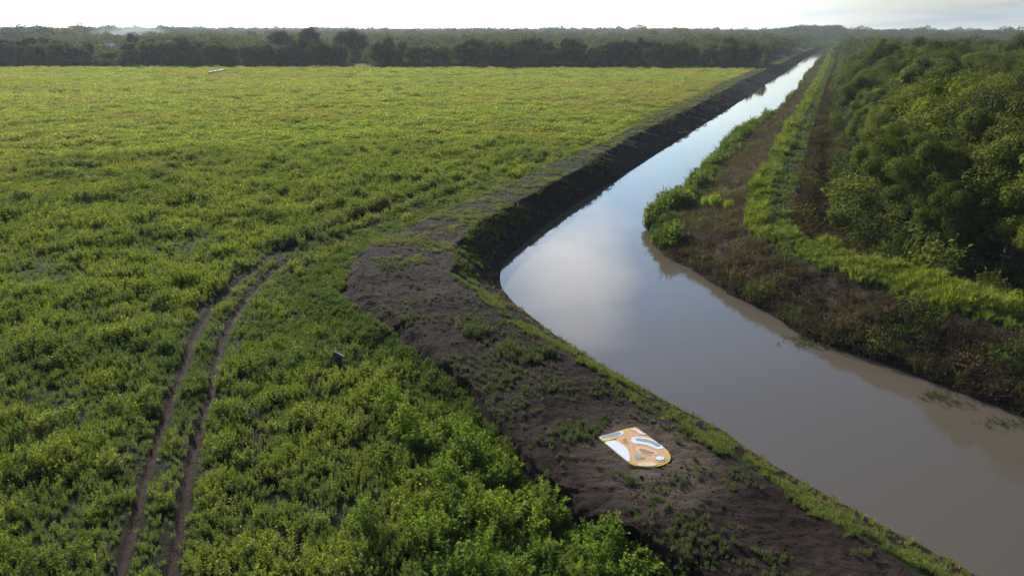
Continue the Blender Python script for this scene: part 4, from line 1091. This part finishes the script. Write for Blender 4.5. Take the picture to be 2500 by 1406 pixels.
# utility poles
WOODP = plain_mat('grey_wood', (.12, .10, .09), .9, 3, .25); 
def pole(px, pyt, D, hb, lab, arms=1, lean=0, rz=.6, thick=.22):
    lx = lx_of(px, D)
    d = CAMR @ Vector(((px - 1250) / F, -(pyt - 703) / F, -1)); top = CAM_Z + d.z / d.y * D
    e = empty('utility_pole', (lx, D, 0), rz, label=lab, category='utility pole', group='utility poles on the horizon')
    V, Fc = tube([(0, 0, -.5), (lean * .5, 0, top * .5), (lean, 0, top)], [thick, thick * .85, thick * .65], 8); link('pole', mesh_np('pole', V, [Fc], WOODP, True), e)
    for k in range(arms):
        V, Fc = tube([(lean - 1.9, 0, top - .6 - 1.6 * k), (lean + 1.9, 0, top - .6 - 1.6 * k)], [.11, .11], 6); link('crossarm', mesh_np('crossarm', V, [Fc], WOODP, True), e)
        for s in (-1.6, 0.7, 1.6):
            V, Fc = tube([(lean + s, 0, top - .5 - 1.6 * k), (lean + s, 0, top - .2 - 1.6 * k)], [.07, .05], 6); link('insulator', mesh_np('insulator', V, [Fc], EDG, True), e)
pole(2007, 70, 860, 0, 'left one of two tall poles standing at the far end of the canal', 1, .6, .2, .5)
pole(2017, 70, 868, 0, 'right one of two tall poles standing at the far end of the canal', 1, .7, .2, .5)
pole(2084, 65, 640, 0, 'leaning pole with crossarms above the wood just right of the levee', 2, 1.0, .4, .4)
pole(2170, 75, 760, 0, 'thin faint pole on the horizon, left of the round dark tree', 1, 0, .5, .3)
pole(2278, 73, 640, 0, 'thin pole rising beside the round dark horizon tree', 1, 0, .5, .28)
pole(2438, 71, 560, 0, 'dark pole with one crossarm on the horizon at far right', 1, .3, .5, .34)
pole(1694, 62, 1500, 0, 'very thin faint mast on the far horizon above the middle woods', 0, 0, .5, .3)
# dead tree with a forked top
D = 330; lx = lx_of(2361, D)
ds = empty('dead_tree', (lx, D, 0), 0, label='bare dead tree with a forked top standing out of the right-hand wood', category='dead tree')
V, Fc = tube([(0, 0, -.3), (.2, 0, 9), (.1, 0, 13.5), (.35, 0, 16.2)], [.34, .3, .26, .2], 8); link('trunk', mesh_np('trunk', V, [Fc], BARK, True), ds)
for pts_ in ([(.3, 0, 16), (-.5, .1, 16.9), (-1.2, .1, 17.7)], [(.3, 0, 16), (1.0, 0, 16.9), (1.9, .1, 17.8)], [(.2, 0, 14.2), (.9, .2, 15.0), (1.1, .2, 15.3)]):
    V, Fc = tube(pts_, [.16, .11, .05], 6); link('branch', mesh_np('branch', V, [Fc], BARK, True), ds)
# stake on the levee
p = at(2013, 156, .7)
pe = empty('wooden_post', (p[0], p[1], .5), label='short dark post standing at the edge of the levee grass far along the canal', category='post')
V, Fc = tube([(0, 0, -.2), (0, 0, 1.5), (.02, 0, 1.9)], [.26, .25, .18], 8); link('post', mesh_np('post', V, [Fc], WOODP, True), pe)
# white-roofed houses beyond the row
ROOF = plain_mat('white_metal_roof', (.75, .76, .78), .4, 2, .08); WALL = plain_mat('pale_siding', (.55, .53, .5), .8, 2, .1); WIN = plain_mat('window_glass', (.03, .035, .04), .15, 2, .1)
for (hp, hd), lab in zip(HOUSES, ('white-roofed house among the trees at the far left edge', 'small white-roofed house half hidden behind the left trees', 'low pale-roofed house in the trees below the smoke', 'white-roofed shed in the gap behind the tree row')):
    e = empty('house', (lx_of(hp, hd), hd, 0), rng.uniform(-.3, .3), label=lab, category='house')
    w, dpt, hh = 9, 7, 3.4
    link('walls', boxm('walls', w, dpt, hh, WALL, .02), e).location = (0, 0, hh / 2)
    V = np.array([(-w/2-.5, -dpt/2-.5, hh-.1), (w/2+.5, -dpt/2-.5, hh-.1), (w/2+.5, 0, hh+2.4), (-w/2-.5, 0, hh+2.4), (-w/2-.5, dpt/2+.5, hh-.1), (w/2+.5, dpt/2+.5, hh-.1)])
    me = bpy.data.meshes.new('roof'); me.from_pydata([tuple(v) for v in V], [], [(0,1,2,3),(3,2,5,4),(0,3,4),(1,5,2),(0,4,5,1)]); me.materials.append(ROOF); link('roof', me, e)
    for wx in (-2.6, 2.6):
        link('window', boxm('window', 1.2, .08, 1.2, WIN, .01), e).location = (wx, -dpt / 2 - .02, 1.8)

# ------------------------------------------------------------------ haze
hm = bpy.data.materials.new('haze'); hm.use_nodes = True
hn = hm.node_tree.nodes; hn.clear()
ho = hn.new('ShaderNodeOutputMaterial'); pv = hn.new('ShaderNodeVolumePrincipled')
pv.inputs['Color'].default_value = (.82, .91, 1.0, 1); pv.inputs['Density'].default_value = 0.00013; pv.inputs['Anisotropy'].default_value = 0.15
hm.node_tree.links.new(pv.outputs[0], ho.inputs['Volume'])
hb = boxm('haze', 10200, 10200, 34, hm, .001)
o = link('haze', hb, kind='stuff', label='pale blue haze over the distant woods', category='haze'); o.location = (0, 0, 10.0)

sm = bpy.data.materials.new('smoke'); sm.use_nodes = True
nt = sm.node_tree; nt.nodes.clear(); t = NT(nt); out = nt.nodes.new('ShaderNodeOutputMaterial')
g = t.n('ShaderNodeTexCoord').outputs['Object']
ln = t.n('ShaderNodeVectorMath', operation='LENGTH'); nt.links.new(g, ln.inputs[0])
dens = t.math('MULTIPLY', t.rng(ln.outputs['Value'], .15, 1.0, 1.0, 0.0), t.rng(t.noise(1.6, 3, .5, g), .35, .7, 0.0, 0.06))
pv = t.n('ShaderNodeVolumePrincipled'); pv.inputs['Color'].default_value = (.92, .96, 1, 1); t.put(pv.inputs['Density'], dens)
nt.links.new(pv.outputs[0], out.inputs['Volume'])
import bmesh
bm = bmesh.new(); bmesh.ops.create_icosphere(bm, subdivisions=3, radius=1); me = bpy.data.meshes.new('smoke'); bm.to_mesh(me); bm.free(); me.materials.append(sm)
o = link('smoke', me, kind='stuff', label='thin pale blue smoke drifting above the left trees', category='smoke')
o.location = (lx_of(318, 760), 760, 14.2); o.scale = (44, 26, 8.5)
